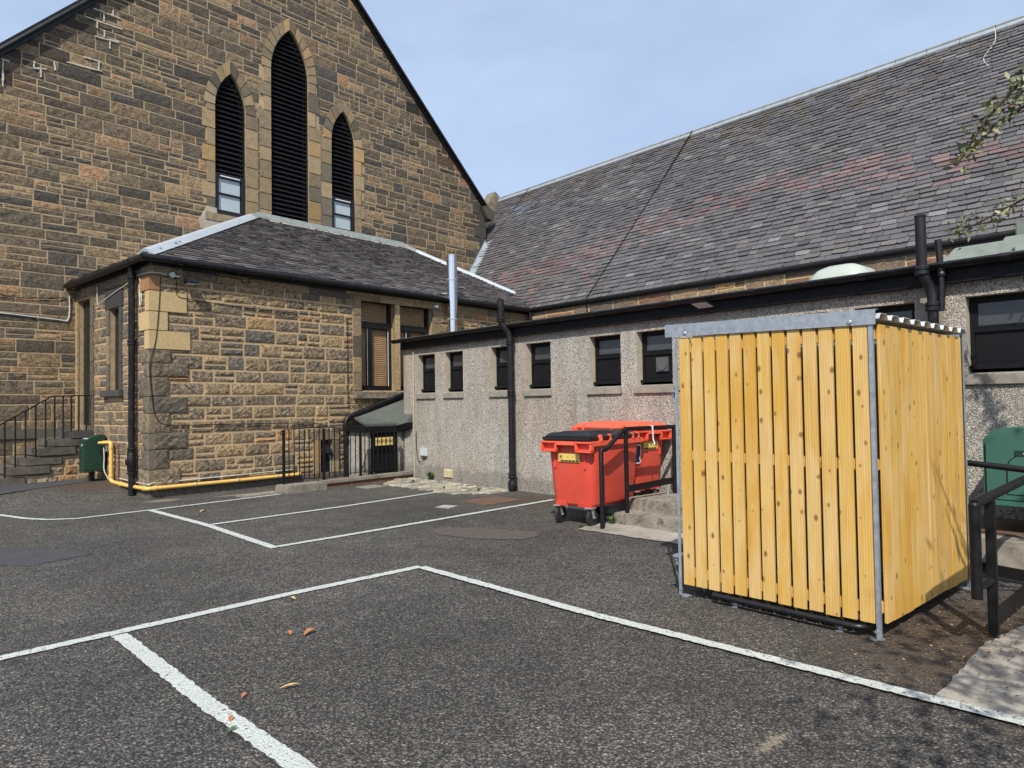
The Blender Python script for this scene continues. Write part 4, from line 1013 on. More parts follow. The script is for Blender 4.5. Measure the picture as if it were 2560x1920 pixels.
def roof_wrap():   # the felt roof's flashing turned along the roughcast wall
    b = MB(); y0, y1 = 12.52, 12.86
    b.hexa([(RX - .16, y0, 1.17), (RX, y0, 1.17), (RX, y1, 1.10), (RX - .22, y1, 1.10)], [(RX - .14, y0, 1.21), (RX, y0, 1.36), (RX, y1, 1.36), (RX - .2, y1, 1.16)])
    o = b.build('roof_return', 'dark_felt', None, .01); b2 = MB(); b2.hexa([(RX - .12, y0, 1.05), (RX, y0, 1.05), (RX, y1, .98), (RX - .16, y1, .98)], [(RX - .14, y0, 1.168), (RX, y0, 1.168), (RX, y1, 1.10), (RX - .2, y1, 1.10)])
    o2 = b2.build('fascia', 'black_matt', None)
    for q in (o, o2): q.parent = bh; q.matrix_parent_inverse = (Matrix.Translation(bh.location) @ Matrix.Rotation(AL, 4, 'Z')).inverted()
roof_wrap()
sg = thing_w('warning_sign', 4.41, -.80, .79, 'yellow sign with black letters on the low boiler house door behind the railing', 'sign')
p = MB(); p.box(-.24, .24, -.006, 0, -.085, .085); p.build('plate', 'signyellow', sg, .002)
text_mesh('MIND YOUR HEAD', .098, 'lettering', 'black_matt', sg, (0, -.0075, 0), (R(90), 0, 0), .56, .001)
# kerb, railing, black pipe, black hooded bin
kb = thing_w('stone_kerb', 1.8, -1.10, 0, 'low stone kerb carrying the iron railing in front of the boiler house', 'kerb')
def kerb():
    b = MB(); b.box(0, .82, -.28, .18, -.02, .135); b.build('end_block', 'kerb_concrete', kb, .02)
    x = .82
    for w in (.62, .70, .66, .0): 
        if w: b = MB(); b.box(x + .006, x + w, -.10, .18, .065, .14); b.build('coping_stone', 'kerb_concrete', kb, .015); x += w
    b = MB(); b.box(x + .006, 3.06, -.10, .18, .065, .14); b.build('coping_stone', 'kerb_concrete', kb, .015)
    b = MB(); b.box(.82, 3.06, -.07, .16, -.03, .066); b.build('brick_base', 'brick', kb)
kerb()
fl = thing_w('flagstone', 1.35, -1.12, 0, 'flat worn stone slab at the left end of the railing kerb', 'paving stone')
b = MB(); b.box(-.3, .42, -.16, .2, -.03, .03); b.build('slab', 'kerb_concrete', fl, .01)
fg = empty('flagstone', (6.9, 11.75, 0), AL, 'square drain slab in the asphalt between the railing kerb and the cobbles', 'paving stone')
b = MB(); b.box(-.22, .22, -.2, .2, -.03, .012); b.build('slab', 'kerb_concrete', fg, .005); b = MB(); b.lathe([(.02, .0), (.02, .014)], 10); b.build('lifting_hole', 'dark', fg)
rail = thing_w('iron_railing', 1.92, -1.03, .14, 'black iron railing with thin upright bars above the stone kerb', 'railing')
def railing():
    h = .985; xs = [0, .85, 1.70, 2.56]
    top = MB(); pts = [(x, 0, h + .02 * math.sin(x * 2.3) - .012 * (x > 2.1)) for x in [i * .16 for i in range(17)]]
    for a, b in zip(pts, pts[1:]): top.beam(a, b, .040, .014)
    top.tube([(0, 0, h - .005), (-.05, 0, h - .02), (-.07, 0, h - .06), (-.04, 0, h - .09)], .010, 8); top.build('top_rail', 'iron', rail)
    bt = MB(); pb = [(x, 0, .07 + (.02 if x > 1.4 else 0) - .02 * math.sin(x * 1.7)) for x in [i * .16 for i in range(17)]]
    for a, b in zip(pb, pb[1:]): bt.beam(a, b, .036, .010)
    bt.build('bottom_rail', 'iron', rail)
    for x in xs: p = MB(); p.box(x - .021, x + .021, -.021, .021, -.03, h); p.build('post', 'iron', rail, .003)
    for i in range(3):
        n = 7 if i != 1 else 6
        for k in range(1, n + 1):
            x = xs[i] + (xs[i + 1] - xs[i]) * k / (n + 1); b = MB(); b.tube([(x, 0, .05), (x + U(-.004, .004), 0, h)], .0105, 8); b.build('baluster', 'iron', rail)
railing()
def black_pipe():
    o = thing_w('drain_pipe', 3.93, -.10, 0, 'thick black pipe climbing beside the boiler house and sloping up past the twin windows', 'pipe')
    p = MB(); p.tube([(0, 0, -.02), (0, 0, 1.12)] + arc((0, 0, 1.16), (0, 0, 1.29), (.13, 0, 1.335), 6) + [(1.98, 0, 1.92)], .055, 14)
    for z in (.80, 1.08): collar(p, (0, 0, z), .064)
    p.build('main_pipe', 'gutter', o, smooth=40)
    p = MB(); p.tube([(0, 0, .93), (.12, -.02, .97), (.45, -.3, 1.04)], .05, 12); p.build('branch_pipe', 'gutter', o, smooth=40)
black_pipe()
def hooded_bin():
    o = thing_w('litter_bin', 3.50, .08, .02, 'slim black bin with glossy sloping hood standing in the stone niche behind the railing', 'bin')
    b = MB(); b.box(-.13, .09, -.06, .10, 0, .56); b.build('body', 'black_matt', o, .008)
    h = MB(); h.hexa([(-.13, -.16, .54), (.13, -.16, .54), (.13, .10, .54), (-.13, .10, .54)], [(-.10, -.04, .76), (.10, -.04, .76), (.12, .10, .78), (-.12, .10, .78)]); h.build('hood', 'black', o, .012, 30)
    p = MB(); p.tube([(.12, -.06, .0), (.125, -.06, .5)], .016, 8); p.build('side_pipe', 'galv', o)
hooded_bin()
# flue
def flue():
    o = thing_w('steel_flue', 6.96, -.25, 2.97, 'shiny stainless steel flue standing behind the roughcast roof edge', 'flue')
    f = MB(); f.tube([(0, 0, -.4), (0, 0, 2.22)], .128, 24, False); f.lathe([(.118, 2.20), (.131, 2.205), (.131, 2.235), (.115, 2.24)], 24); f.build('pipe', 'steel', o, smooth=40)
    for z in (.66, 1.62): c = MB(); c.lathe([(.128, -.02), (.137, -.015), (.137, .015), (.128, .02)], 24, (0, 0, z)); c.build('joint_band', 'galv', o, smooth=40)
    c = MB(); c.tube([(0, .05, 1.30), (-.16, .22, 1.30)], .012, 8); c.build('wall_bracket', 'galv', o)
flue()

# ================================================================== LEFT STEPS, RAILING, KIOSK, GAS PIPE
st = thing_w('stone_steps', -.7, 3.2, 0, 'worn stone staircase rising along the church wall to the annexe side door', 'steps')
def steps():
    T = Matrix.Translation((.7, -3.2, 0)); z = [.32, .51, .67, .84, 1.0, 1.14]; x = [-1.75, -1.36, -1.16, -.93, -.69, -.38]
    for i in range(6):
        b = MB(); b.tf = T; x1 = 0 if i == 5 else x[i] + .62; hh = .16
        b.box(x[i] - .02, x1, 2.72 - .012 * (i % 2), 3.74, z[i] - hh, z[i]); b.build('landing' if i == 5 else 'step', 'sooty' if i == 5 else 'sooty_step', st, .02)
    w = MB(); w.tf = T; w.m = 0
    for i in range(6): w.box(x[i] + .03, (x[i + 1] + .03 if i < 5 else -.005), 2.765, 3.73, -.1, z[i] - .165)
    w.m = 1
    coursed(w, Vector((0, 2.765, 0)), X_, Z_, Vector((0, -1, 0)), [(.12, .30), (.30, .48), (.48, .64), (.64, .80), (.80, .96)],
            lambda a, b: [(next(x[i] + .05 for i in range(6) if z[i] - .165 >= b - .03) if any(z[i] - .165 >= b - .03 for i in range(6)) else -.02, -.01)],
            lambda xx, zz, ar: pick([(2, (.30, .23, .14), .5), (1.5, (.26, .21, .14), .7), (1, (.34, .19, .09), .3), (1, (.36, .30, .2), .3)]), .03, .02, .012, (.14, .4), .6, grid=.07)
    w.build('wall', ['mortar', 'stone'], st)
steps()
sr = thing_w('step_railing', -1.5, 2.78, .3, 'thin black iron handrail with upright bars beside the worn stone staircase', 'railing')
def step_rail():
    T = Matrix.Translation((1.5, -2.78, -.3)); top = [(-1.9, 1.02), (-1.48, 1.32), (-.70, 1.82), (0.0, 1.83)]
    t = MB(); t.tf = T
    for a, b in zip(top, top[1:]): t.beam((a[0], 2.78, a[1]), (b[0], 2.78, b[1]),   .04, .02)
    t.tube([(0, 2.78, 1.83), (.005, 2.78, 1.80)], .008, 6); t.build('handrail', 'iron', sr)
    zt = lambda x: next(a[1] + (b[1] - a[1]) * (x - a[0]) / (b[0] - a[0]) for a, b in zip(top, top[1:]) if a[0] <= x <= b[0] + 1e-6)
    xs = [-1.75, -1.60, -1.45, -1.29, -1.13, -.97, -.81, -.66, -.52, -.38, -.25, -.12]
    for x in xs:
        zb = max([zz for xx, zz in zip([-1.75, -1.36, -1.16, -.93, -.69, -.38], [.32, .51, .67, .84, 1.0, 1.14]) if xx - .02 <= x] + [.2])
        b = MB(); b.tf = T; b.tube([(x, 2.78, zb - .03), (x, 2.78, zt(x))], .0145, 8); b.build('baluster', 'iron', sr)
step_rail()
kk = thing_w('gas_kiosk', -.22, 2.0, .19, 'dark green gas meter box on a black post beside the annexe side wall', 'meter box')
def kiosk():
    x0, x1, y0, y1 = -.18, .17, -.06, .28; b = MB(); n = 8
    prof = [(x0, .22), (x1, .22), (x1, .885)] + [(x1 - (x1 - x0) * i / n, .885 - .10 * (i / n) ** 1.8 ) for i in range(1, n + 1)]
    b.prism([(a, y0, z) for a, z in prof], (0, y1 - y0, 0)); kb_ = b.build('cabinet', 'green', kk, .012, 35)
    r = MB(); r.box(x0 - .012, x1 + .01, y0 - .012, y1 + .012, .20, .225); r.build('base_flange', 'green', kk, .004)
    for k in range(4): v = MB(); z = .30 + k * .085; v.hexa([(x0 - .002, y0 + .08, z), (x0 + .01, y0 + .08, z), (x0 + .01, y1 - .04, z), (x0 - .002, y1 - .04, z)], [(x0 - .016, y0 + .10, z + .045), (x0 + .01, y0 + .10, z + .05), (x0 + .01, y1 - .06, z + .05), (x0 - .016, y1 - .06, z + .045)]); v.build('vent', 'green', kk)
    l = MB(); l.lathe([(.022, -.012), (.026, 0)], 12, (x0, y0 + .17, .69), 'x'); l.build('lock', 'galv', kk)
    s = MB(); s.hexa([(x0 + .05, y0 + .05, .806), (x0 + .19, y0 + .05, .853), (x0 + .19, y1 - .05, .853), (x0 + .05, y1 - .05, .806)], [(x0 + .05, y0 + .05, .812), (x0 + .19, y0 + .05, .859), (x0 + .19, y1 - .05, .859), (x0 + .05, y1 - .05, .812)]); s.build('data_plate', 'pale', kk)
    h = MB(); h.box(x1 - .10, x1 + .002, y0 - .004, y0, .50, .66); h.build('pipe_slot', 'dark', kk)
    p = MB(); p.box(-.06, .02, .06, .14, -.05, .22); p.build('post', 'black', kk)
kiosk()
def gas_pipe():
    o = thing_w('gas_pipe', -.06, 1.62, .2, 'yellow gas pipe running from the green box round the foot of the annexe', 'pipe')
    T = Matrix.Translation((.06, -1.62, -.2)); r = .034
    p = MB(); p.tf = T
    p.tube([(-.16, 1.76, .93), (-.11, 1.64, .935)] + arc((-.10, 1.60, .935), (-.09, 1.55, .935), (-.09, 1.55, .88), 5) + [(-.09, 1.55, .30)] + arc((-.09, 1.55, .26), (-.09, 1.53, .215), (-.085, 1.47, .21), 5) + [(-.075, .9, .185), (-.075, -.02, .185)] + arc((-.075, -.03, .185), (-.075, -.075, .185), (-.03, -.075, .185), 5) + [(1.5, -.075, .185), (2.78, -.075, .19)] + arc((2.80, -.075, .19), (2.85, -.075, .19), (2.86, -.03, .19), 4) + [(2.86, .1, .19)], r, 12)
    for q, ax in (((-.09, 1.55, .85), 'z'), ((-.09, 1.55, .32), 'z'), ((-.078, 1.1, .192), 'y'), ((-.075, .55, .185), 'y'), ((-.075, .05, .185), 'y'), ((.04, -.075, .185), 'x')): p.lathe([(.034, -.03), (.042, -.026), (.042, .026), (.034, .03)], 12, q, ax)
    p.tube([(-.16, 1.76, .93), (-.20, 1.84, .925)], .026, 10); p.build('pipe', 'yellow', o, smooth=40)
    for x in (.75, 1.55, 2.35): c = MB(); c.tf = T; c.lathe([(.038, -.012), (.038, .012)], 12, (x, -.075, .186), 'x'); c.box(x - .01, x + .01, -.07, 0, .215, .225); c.build('pipe_clip', 'galv', o)
    c = MB(); c.tf = T; c.tube([(-.13, 1.68, .88), (-.13, 1.66, .80), (-.16, 1.66, .78)], .008, 6); c.box(-.15, -.11, 1.64, 1.67, .77, .79); c.build('valve_handle', 'galv', o)
    c = MB(); c.tf = T; c.box(-.03, -.018, 1.36, 1.37, .22, .9); c.tube([(-.025, 1.38, .22), (-.025, 1.38, .9)], .008, 6); c.build('earth_rod', 'rust', o)
gas_pipe()
def cable(name, pts, r, mat, label, frame='w', smooth=True):
    P = [Vector(p) for p in pts]
    if smooth:
        out = []
        for i in range(len(P) - 1):
            p0, p1, p2, p3 = P[max(0, i - 1)], P[i], P[i + 1], P[min(len(P) - 1, i + 2)]
            for k in range(5): t = k / 5; out.append(.5 * ((2 * p1) + (p2 - p0) * t + (2 * p0 - 5 * p1 + 4 * p2 - p3) * t * t + (3 * p1 - p0 - 3 * p2 + p3) * t ** 3))
        P = out + [P[-1]]
    o = P[0].copy(); mb = MB(); mb.tube([p - o for p in P], r, 6); ob = mb.build(name, mat, smooth=60)
    if frame == 'w': ob.location = wf(*o); ob.rotation_euler = (0, 0, AL)
    else: ob.location = o
    return tag(ob, label, 'cable')
cable('cable', [(.36, -.04, 3.93), (.40, -.035, 4.0), (.6, -.035, 4.02), (1.2, -.035, 4.0), (1.62, -.035, 3.985), (1.66, -.035, 3.93), (1.82, -.035, 3.95), (1.86, -.035, 4.02), (2.9, -.035, 4.02), (3.9, -.045, 4.0)], .0065, 'iron', 'black cable clipped high along the annexe front under the gutter')
cable('cable', [(.16, -.035, 3.86), (.13, -.04, 3.3), (.07, -.04, 2.7), (-.025, -.05, 2.35), (.0, -.045, 1.9), (.06, -.045, 1.45), (.2, -.045, 1.28), (.55, -.045, 1.25), (1.3, -.045, 1.24), (2.6, -.045, 1.22), (3.2, -.045, 1.2), (3.6, -.06, 1.10), (4.1, -.2, 1.02)], .0065, 'iron', 'slack black cable drooping down the pale corner stones and along the annexe front')
cable('cable', [(.20, -.035, 3.85), (.42, -.035, 3.86), (.44, -.035, 3.56), (.7, -.035, 3.50), (1.6, -.035, 3.46), (2.6, -.035, 3.44), (3.6, -.035, 3.45), (3.98, -.035, 3.44), (4.03, -.035, 3.36), (4.04, -.035, 2.5), (4.04, -.035, 1.62), (4.10, -.035, 1.56), (4.38, -.035, 1.54), (4.45, -.035, 1.35)], .0065, 'iron', 'thin black cable crossing the annexe front and dropping left of the twin windows')
cable('cable', [(-.035, 2.45, 3.95), (-.04, 2.42, 3.62), (-.04, 2.3, 3.60), (-.04, 1.6, 3.72), (-.04, .9, 3.82), (-.04, .6, 3.9), (-.04, .1, 3.9), (-.03, -.03, 3.9), (.1, -.035, 3.91), (.35, -.035, 3.90)], .010, 'white_cable', 'white cable sagging round the top corner of the annexe')
cable('cable', [(-.04, .38, 3.86), (-.04, .33, 3.8), (-.04, .35, 3.62), (-.05, .32, 3.42), (-.05, .28, 3.35), (-.05, .25, 3.45), (-.04, .29, 3.58)], .010, 'white_cable', 'loop of spare white cable hanging beside the annexe downpipe')
cable('cable', [(-2.6, GE - .03, 3.50), (-1.2, GE - .03, 3.44), (-.35, GE - .03, 3.39), (-.16, GE - .03, 3.42), (-.14, GE - .03, 3.9)], .014, 'pale', 'pale conduit along the church wall left of the annexe door')
cable('cable', [(-2.6, GE - .03, 3.78), (-1.5, GE - .03, 3.73), (-1.48, GE - .03, 3.80), (-.9, GE - .03, 3.78), (-.2, GE - .03, 3.86)], .010, 'iron', 'thin dark cable along the church wall above the pale conduit')
cable('cable', [(-.03, 1.3, .28), (-.035, .7, .26), (-.035, .1, .255), (-.03, -.035, .25), (.05, -.035, .27), (.6, -.035, .275), (1.6, -.035, .28), (2.7, -.035, .29)], .012, 'white_cable', 'dirty white cable lying along the wall just above the yellow gas pipe')
cable('cable', [(-.12, 1.84, .85), (-.14, 1.75, .65), (-.17, 1.66, .42), (-.12, 1.56, .26), (-.09, 1.48, .24)], .010, 'white_cable', 'pale green white tube looping from the gas box to the yellow pipe')
hv = lambda x, y, dz=.04: (x, y, HZ + HS * (x - HX) + dz)
cable('cable', [hv(16.55, 10.82, .1), hv(15.5, 11.22), hv(14.4, 11.64), hv(13.36, 12.04), (13.42, 12.04, 4.0), (13.45, 12.04, 3.0)], .020, 'iron', 'black cable slanting down the middle of the slate roof', 'g', False)
cable('cable', [hv(16.55, 17.4, .1), hv(15.9, 17.78), hv(15.3, 18.10)], .018, 'iron', 'black cable slanting down the far end of the slate roof by the church', 'g', False)
cable('cable', [hv(16.5, 3.77, .1), hv(16.3, 3.72), hv(16.05, 3.86), hv(15.88, 3.74)], .009, 'white_cable', 'frayed white cord hanging from the roof ridge above the vent pipe', 'g')
def floodlight(loc, rz, label, led):
    o = empty('floodlight', loc, rz, label, 'floodlight')
    a = MB(); a.box(-.02, .02, -.03, .0, -.05, .05); a.tube([(0, -.02, 0), (0, -.14, -.01)], .014, 8); a.build('bracket', 'black', o)
    b = MB()
    if led: b.hexa([(-.13, -.30, -.02), (.13, -.30, -.02), (.13, -.10, -.07), (-.13, -.10, -.07)], [(-.13, -.31, .005), (.13, -.31, .005), (.13, -.11, -.04), (-.13, -.11, -.04)])
    else: b.hexa([(-.10, -.28, -.06), (.10, -.28, -.06), (.09, -.10, -.08), (-.09, -.10, -.08)], [(-.11, -.27, .0), (.11, -.27, .0), (.10, -.10, .01), (-.10, -.10, .01)])
    b.build('housing', 'black', o, .008, 35)
    g = MB()
    if led: g.hexa([(-.11, -.29, -.026), (.11, -.29, -.026), (.11, -.115, -.070), (-.11, -.115, -.070)], [(-.11, -.29, -.02), (.11, -.29, -.02), (.11, -.115, -.064), (-.11, -.115, -.064)])
    else: g.box(-.08, .08, -.26, -.12, -.082, -.074)
    g.build('lens', 'pale', o)
    return o
floodlight(wf(.62, -.0, 3.83), AL, 'black floodlight under the eaves near the pale corner stones', False)
floodlight((RX - .09, 5.2, 2.86), R(-90), 'flat black floodlight on the fascia above the timber store', True)
jb = thing_w('junction_box', .35, -.02, 3.90, 'round grey junction box on the annexe front beside the floodlight', 'junction box')
b = MB(); b.lathe([(.05, .0), (.05, -.05), (.042, -.058)], 14, axis='y'); b.box(.04, .13, -.045, -.02, -.03, -.005); b.build('box', 'pale', jb, smooth=40)
cj = thing_w('alarm_sensor', 6.62, -.03, 3.93, 'small white sensor under the annexe gutter left of the steel flue', 'sensor')
b = MB(); b.box(-.05, .03, -.06, 0, -.03, .03); b.tube([(-.04, -.03, 0), (-.1, -.04, -.01)], .02, 8); b.build('body', 'white', cj)
mbx = empty('meter_box', (RX, 12.07, .57), R(-90), 'small pale grey box on the roughcast wall above the cobbles', 'meter box')
b = MB(); b.box(-.095, .095, -.07, 0, -.085, .085); b.build('box', 'pale', mbx, .008); b = MB(); b.box(-.085, .085, -.075, -.07, -.075, .06); b.build('lid', 'pale', mbx, .003)
cable('cable', [(RX - .02, 12.36, 1.0), (RX - .025, 12.36, .7), (RX - .03, 12.30, .42), (RX - .04, 12.18, .36), (RX - .03, 12.08, .40), (RX - .03, 12.07, .49)], .0065, 'iron', 'black cable looping from the wall conduit into the grey meter box', 'g')

# ================================================================== BINS
def wheelie(name, loc, rz, lid_mat, label, body='red', sticker=False, lid_high=0):
    o = empty(name, loc, rz, label, 'waste bin', 'red wheeled waste bins by the roughcast wall')
    # local: x along the long side, front short end at x=0 facing -x; near long side at y=0
    Ln, Wd = 1.04, .66; zb, zt = .235, 1.03
    def ring(x0, x1, y0, y1, z, c):
        pts = []
        for cx, cy, a0 in ((x1 - c, y1 - c, 0), (x0 + c, y1 - c, 90), (x0 + c, y0 + c, 180), (x1 - c, y0 + c, 270)):
            for k in range(5): a = R(a0 + k * 22.5); pts.append((cx + c * math.cos(a), cy + c * math.sin(a), z))
        return pts
    secs = [(.05, .99, .05, .61, zb + .0, .06), (.02, 1.02, .02, .64, zb + .03, .09), (.015, 1.025, .015, .645, .28, .09), (-.03, 1.07, -.03, .69, zt - .10, .10), (-.032, 1.072, -.032, .692, zt - .03, .10)]
    b = MB(); vs = []
    for s_ in secs: vs += ring(*s_)
    n = 20; b.add(vs, [(i * n + j, i * n + (j + 1) % n, (i + 1) * n + (j + 1) % n, (i + 1) * n + j) for i in range(len(secs) - 1) for j in range(n)] + [tuple(range(n - 1, -1, -1))])
    for x0 in (.06, .36):        # foot lips on the end and moulded corner feet
        pass
    b.hexa([(.02, .06, zb + .0), (.08, .06, zb + .0), (.08, .26, zb), (.02, .26, zb)], [(.008, .07, zb + .05), (.06, .07, zb + .05), (.06, .22, zb + .05), (.008, .22, zb + .05)])
    b.hexa([(.02, .42, zb + .0), (.08, .42, zb + .0), (.08, .60, zb), (.02, .60, zb)], [(.008, .45, zb + .05), (.06, .45, zb + .05), (.06, .59, zb + .05), (.008, .59, zb + .05)])
    for y in (.10, .56): b.box(-.034, -.02, y - .012, y + .012, .72, .98)
    b.build('body', body, o, smooth=35)
    r = MB(); x0, x1, y0, y1 = -.075, 1.12, -.065, .725; t = .05
    r.box(x0, x1, y0, y0 + t, zt - .03, zt + .035); r.box(x0, x1, y1 - t, y1, zt - .03, zt + .035); r.box(x1 - t, x1, y0 + t, y1 - t, zt - .03, zt + .035); r.box(x0, x0 + t, y0 + t, y1 - t, zt + .0, zt + .035)
    for ya, yb in ((y0, y0 + .25), (y1 - .25, y1)):      # comb lifting pockets on the end
        r.box(x0 - .05, x0 + .02, ya, yb, zt - .105, zt - .085); r.box(x0 - .05, x0 + .02, ya, yb, zt + .005, zt + .03); r.box(x0 - .05, x0 + .02, ya, ya + .03, zt - .085, zt + .005); r.box(x0 - .05, x0 + .02, yb - .03, yb, zt - .085, zt + .005)
    r.box(x0 - .05, x0 + .02, y0 + .25, y1 - .25, zt - .02, zt + .03)
    r.build('rim', 'orange', o, .008)
    p = MB()
    for ya, yb in ((y0, y0 + .25), (y1 - .25, y1)): p.box(x0 + .012, x0 + .02, ya + .03, yb - .03, zt - .085, zt + .005)
    p.build('lifting_pocket', 'red', o)
    l = MB(); zl = zt + .04
    out = [(x0 - .02, y0 + .03), (x1 + .01, y0 + .03), (x1 + .01, y1 + .0), (x0 - .02, y1 + .0)]; inn = [(x0 + .05, y0 + .15), (x1 - .06, y0 + .15), (x1 - .06, y1 - .08), (x0 + .05, y1 - .08)]
    l.hexa([(*q, zl) for q in out], [(*q, zl + .045) for q in out]); l.hexa([(q[0] + .0, q[1], zl + .045) for q in [(x0, y0 + .06), (x1 - .02, y0 + .06), (x1 - .02, y1 - .02), (x0, y1 - .02)]], [(*q, zl + .095 + lid_high) for q in inn])
    l.hexa([(x0 + .12, y0 + .24, zl + .09), (x1 - .15, y0 + .24, zl + .09), (x1 - .15, y1 - .16, zl + .09), (x0 + .12, y1 - .16, zl + .09)], [(x0 + .16, y0 + .28, zl + .112 + lid_high), (x1 - .19, y0 + .28, zl + .112 + lid_high), (x1 - .19, y1 - .2, zl + .112 + lid_high), (x0 + .16, y1 - .2, zl + .112 + lid_high)])
    ld = l.build('lid', lid_mat, o, .012, 40)
    h = MB(); h.tube([(.16, y0 + .03, zl + .035), (1.0, y0 + .03, zl + .035)], .028, 10)
    h.build('hinge_bar', lid_mat, o, smooth=40)
    for x in (.12, .32, .86, 1.0):
        k = MB(); k.hexa([(x - .02, y0 - .01, zt + .03), (x + .02, y0 - .01, zt + .03), (x + .02, y0 + .06, zt + .03), (x - .02, y0 + .06, zt + .03)], [(x - .015, y0 + .005, zt + .115), (x + .015, y0 + .005, zt + .115), (x + .015, y0 + .05, zt + .115), (x - .015, y0 + .05, zt + .115)]); k.build('hinge_lug', 'orange', o, .006)
    lb = MB(); lb.box(-.034, -.0305, .17, .50, .80, .905); lo = lb.build('label', 'labelyellow', o)
    lo.rotation_euler = (0, R(-3.4), 0); lo.location = (.045, 0, .003)
    mk = MB()
    for k in range(5): mk.box(-.0365, -.034, .18 + k * .058, .18 + k * .058 + .05, .806, .822)
    for y_, z_ in ((.475, .872), (.445, .872), (.46, .86), (.475, .845), (.445, .845), (.46, .872), (.35, .86), (.27, .862)): mk.box(-.0365, -.034, y_ - .006, y_ + .006, z_ - .006, z_ + .006)
    mo = mk.build('label_print', 'black_matt', lo)
    for x, y in ((.055, .085), (.055, .575), (.95, .085), (.95, .575)):
        f = MB(); f.box(x - .06, x + .06, y - .05, y + .05, zb - .012, zb); [f.hexa([(x + .012, y + q, .095), (x + .048, y + q, .095), (x + .048, y + q + .006, .095), (x + .012, y + q + .006, .095)], [(x - .03, y + q, zb - .01), (x + .04, y + q, zb - .01), (x + .04, y + q + .006, zb - .01), (x - .03, y + q + .006, zb - .01)]) for q in (-.034, .028)]
        c = f.build('caster', 'galv', o); w_ = MB(); w_.lathe([(.03, -.02), (.098, -.022), (.11, -.012), (.11, .012), (.098, .022), (.03, .02)], 20, (x + .03, y, .11), 'y'); w_.build('wheel', 'rubber', c, smooth=40)
        w_ = MB(); w_.lathe([(.012, -.05), (.012, .05)], 8, (x + .03, y, .11), 'y'); w_.build('axle', 'galv', c)
    if sticker:
        s_ = MB(); s_.prism([(-.036, y_, z_) for y_, z_ in ((.0, .62), (.10, .62), (.12, .65), (.095, .69), (.115, .73), (.115, .86), (.085, .885), (.0, .88))], (-.002, 0, 0)); so = s_.build('sticker', 'white', o); so.rotation_euler = (0, R(-3.4), 0); so.location = (.043, 0, .003)
        s_ = MB(); s_.prism([(-.0385, y_, z_) for y_, z_ in ((.005, .635), (.09, .635), (.10, .655), (.078, .69), (.098, .735), (.098, .845), (.078, .865), (.005, .862))], (-.0012, 0, 0)); s_.build('sticker_print', 'navy', so)
        text_mesh('S', .10, 'sticker_letter', 'white', o, (-.0275, .07, .935), (R(90), 0, R(-90)), -1, .003)
    return o
tb = R(7)
wheelie('waste_bin', (6.52, 5.80, 0), tb, 'blackplastic', 'red wheeled bin with a black lid beside the concrete steps')
# second bin turned so that its short end faces the steps
pad = tag(MB(), None) if False else None
b = MB(); b.box(7.5, RX, 5.95, 7.2, -.02, .085); tag(b.build('concrete_slab', 'concrete', bevel=.01), kind='structure')
wheelie('waste_bin', (7.60, 6.02, .085), R(90) , 'orange', 'red wheeled bin with an orange lid standing against the roughcast wall', sticker=True).scale = (1, -1, 1)

# ================================================================== CONCRETE STEPS + HANDRAIL
cs = empty('concrete_steps', (7.4, 5.1, 0), 0, 'mossy concrete steps between the red bins and the timber store', 'steps')
def csteps():
    T = Matrix.Translation((-7.4, -5.1, 0))
    for nm, x0, x1, z0, z1 in (('step', 6.93, 7.24, -.02, .145), ('landing', 7.24, RX - .01, -.02, .295)):
        b = MB(); b.tf = T; b.box(x0 - (.02 if nm == 'step' else .015), x1, 4.0, 5.82 if nm == 'step' else 5.88, z0, z1); b.build(nm, 'steps_concrete', cs, .018)
csteps()
hr = empty('handrail', (6.55, 5.66, 0), 0, 'black tubular handrail climbing the concrete steps in front of the red bins', 'handrail')
def handrail1():
    T = Matrix.Translation((-6.55, -5.66, 0)); y = 5.66; r = .028
    p = MB(); p.tf = T; p.tube([(6.52, y, -.01), (6.52, y, .95), (6.53, y, .965), (6.60, y, .965)] + [(6.64, y, .985), (6.94, y, 1.185)] + [(6.99, y, 1.205), (8.06, y, 1.20)], r, 14); p.build('top_rail', 'iron', hr, smooth=45)
    for x, z in ((7.0, .12), (8.03, .28)): q = MB(); q.tf = T; q.tube([(x, y, z), (x, y, 1.2)], r, 14); q.build('post', 'iron', hr, smooth=45)
    q = MB(); q.tf = T; q.beam((7.02, y, .445), (8.03, y, .475), .012, .085); q.build('lower_bar', 'iron', hr)
    q = MB(); q.tf = T; q.tube([(7.84, y - .02, .29), (7.84, y - .02, .42)], .018, 10); q.build('stub_post', 'galv', hr)
    q = MB(); q.tf = T; q.tube([(7.52, y - .03, 1.23), (7.52, y - .035, 1.05), (7.53, y - .05, 1.0), (7.51, y - .05, .985)], .008, 6); q.lathe([(.033, -.01), (.033, .01)], 12, (7.52, y, 1.203), 'x'); q.build('door_hook', 'white', hr)
handrail1()

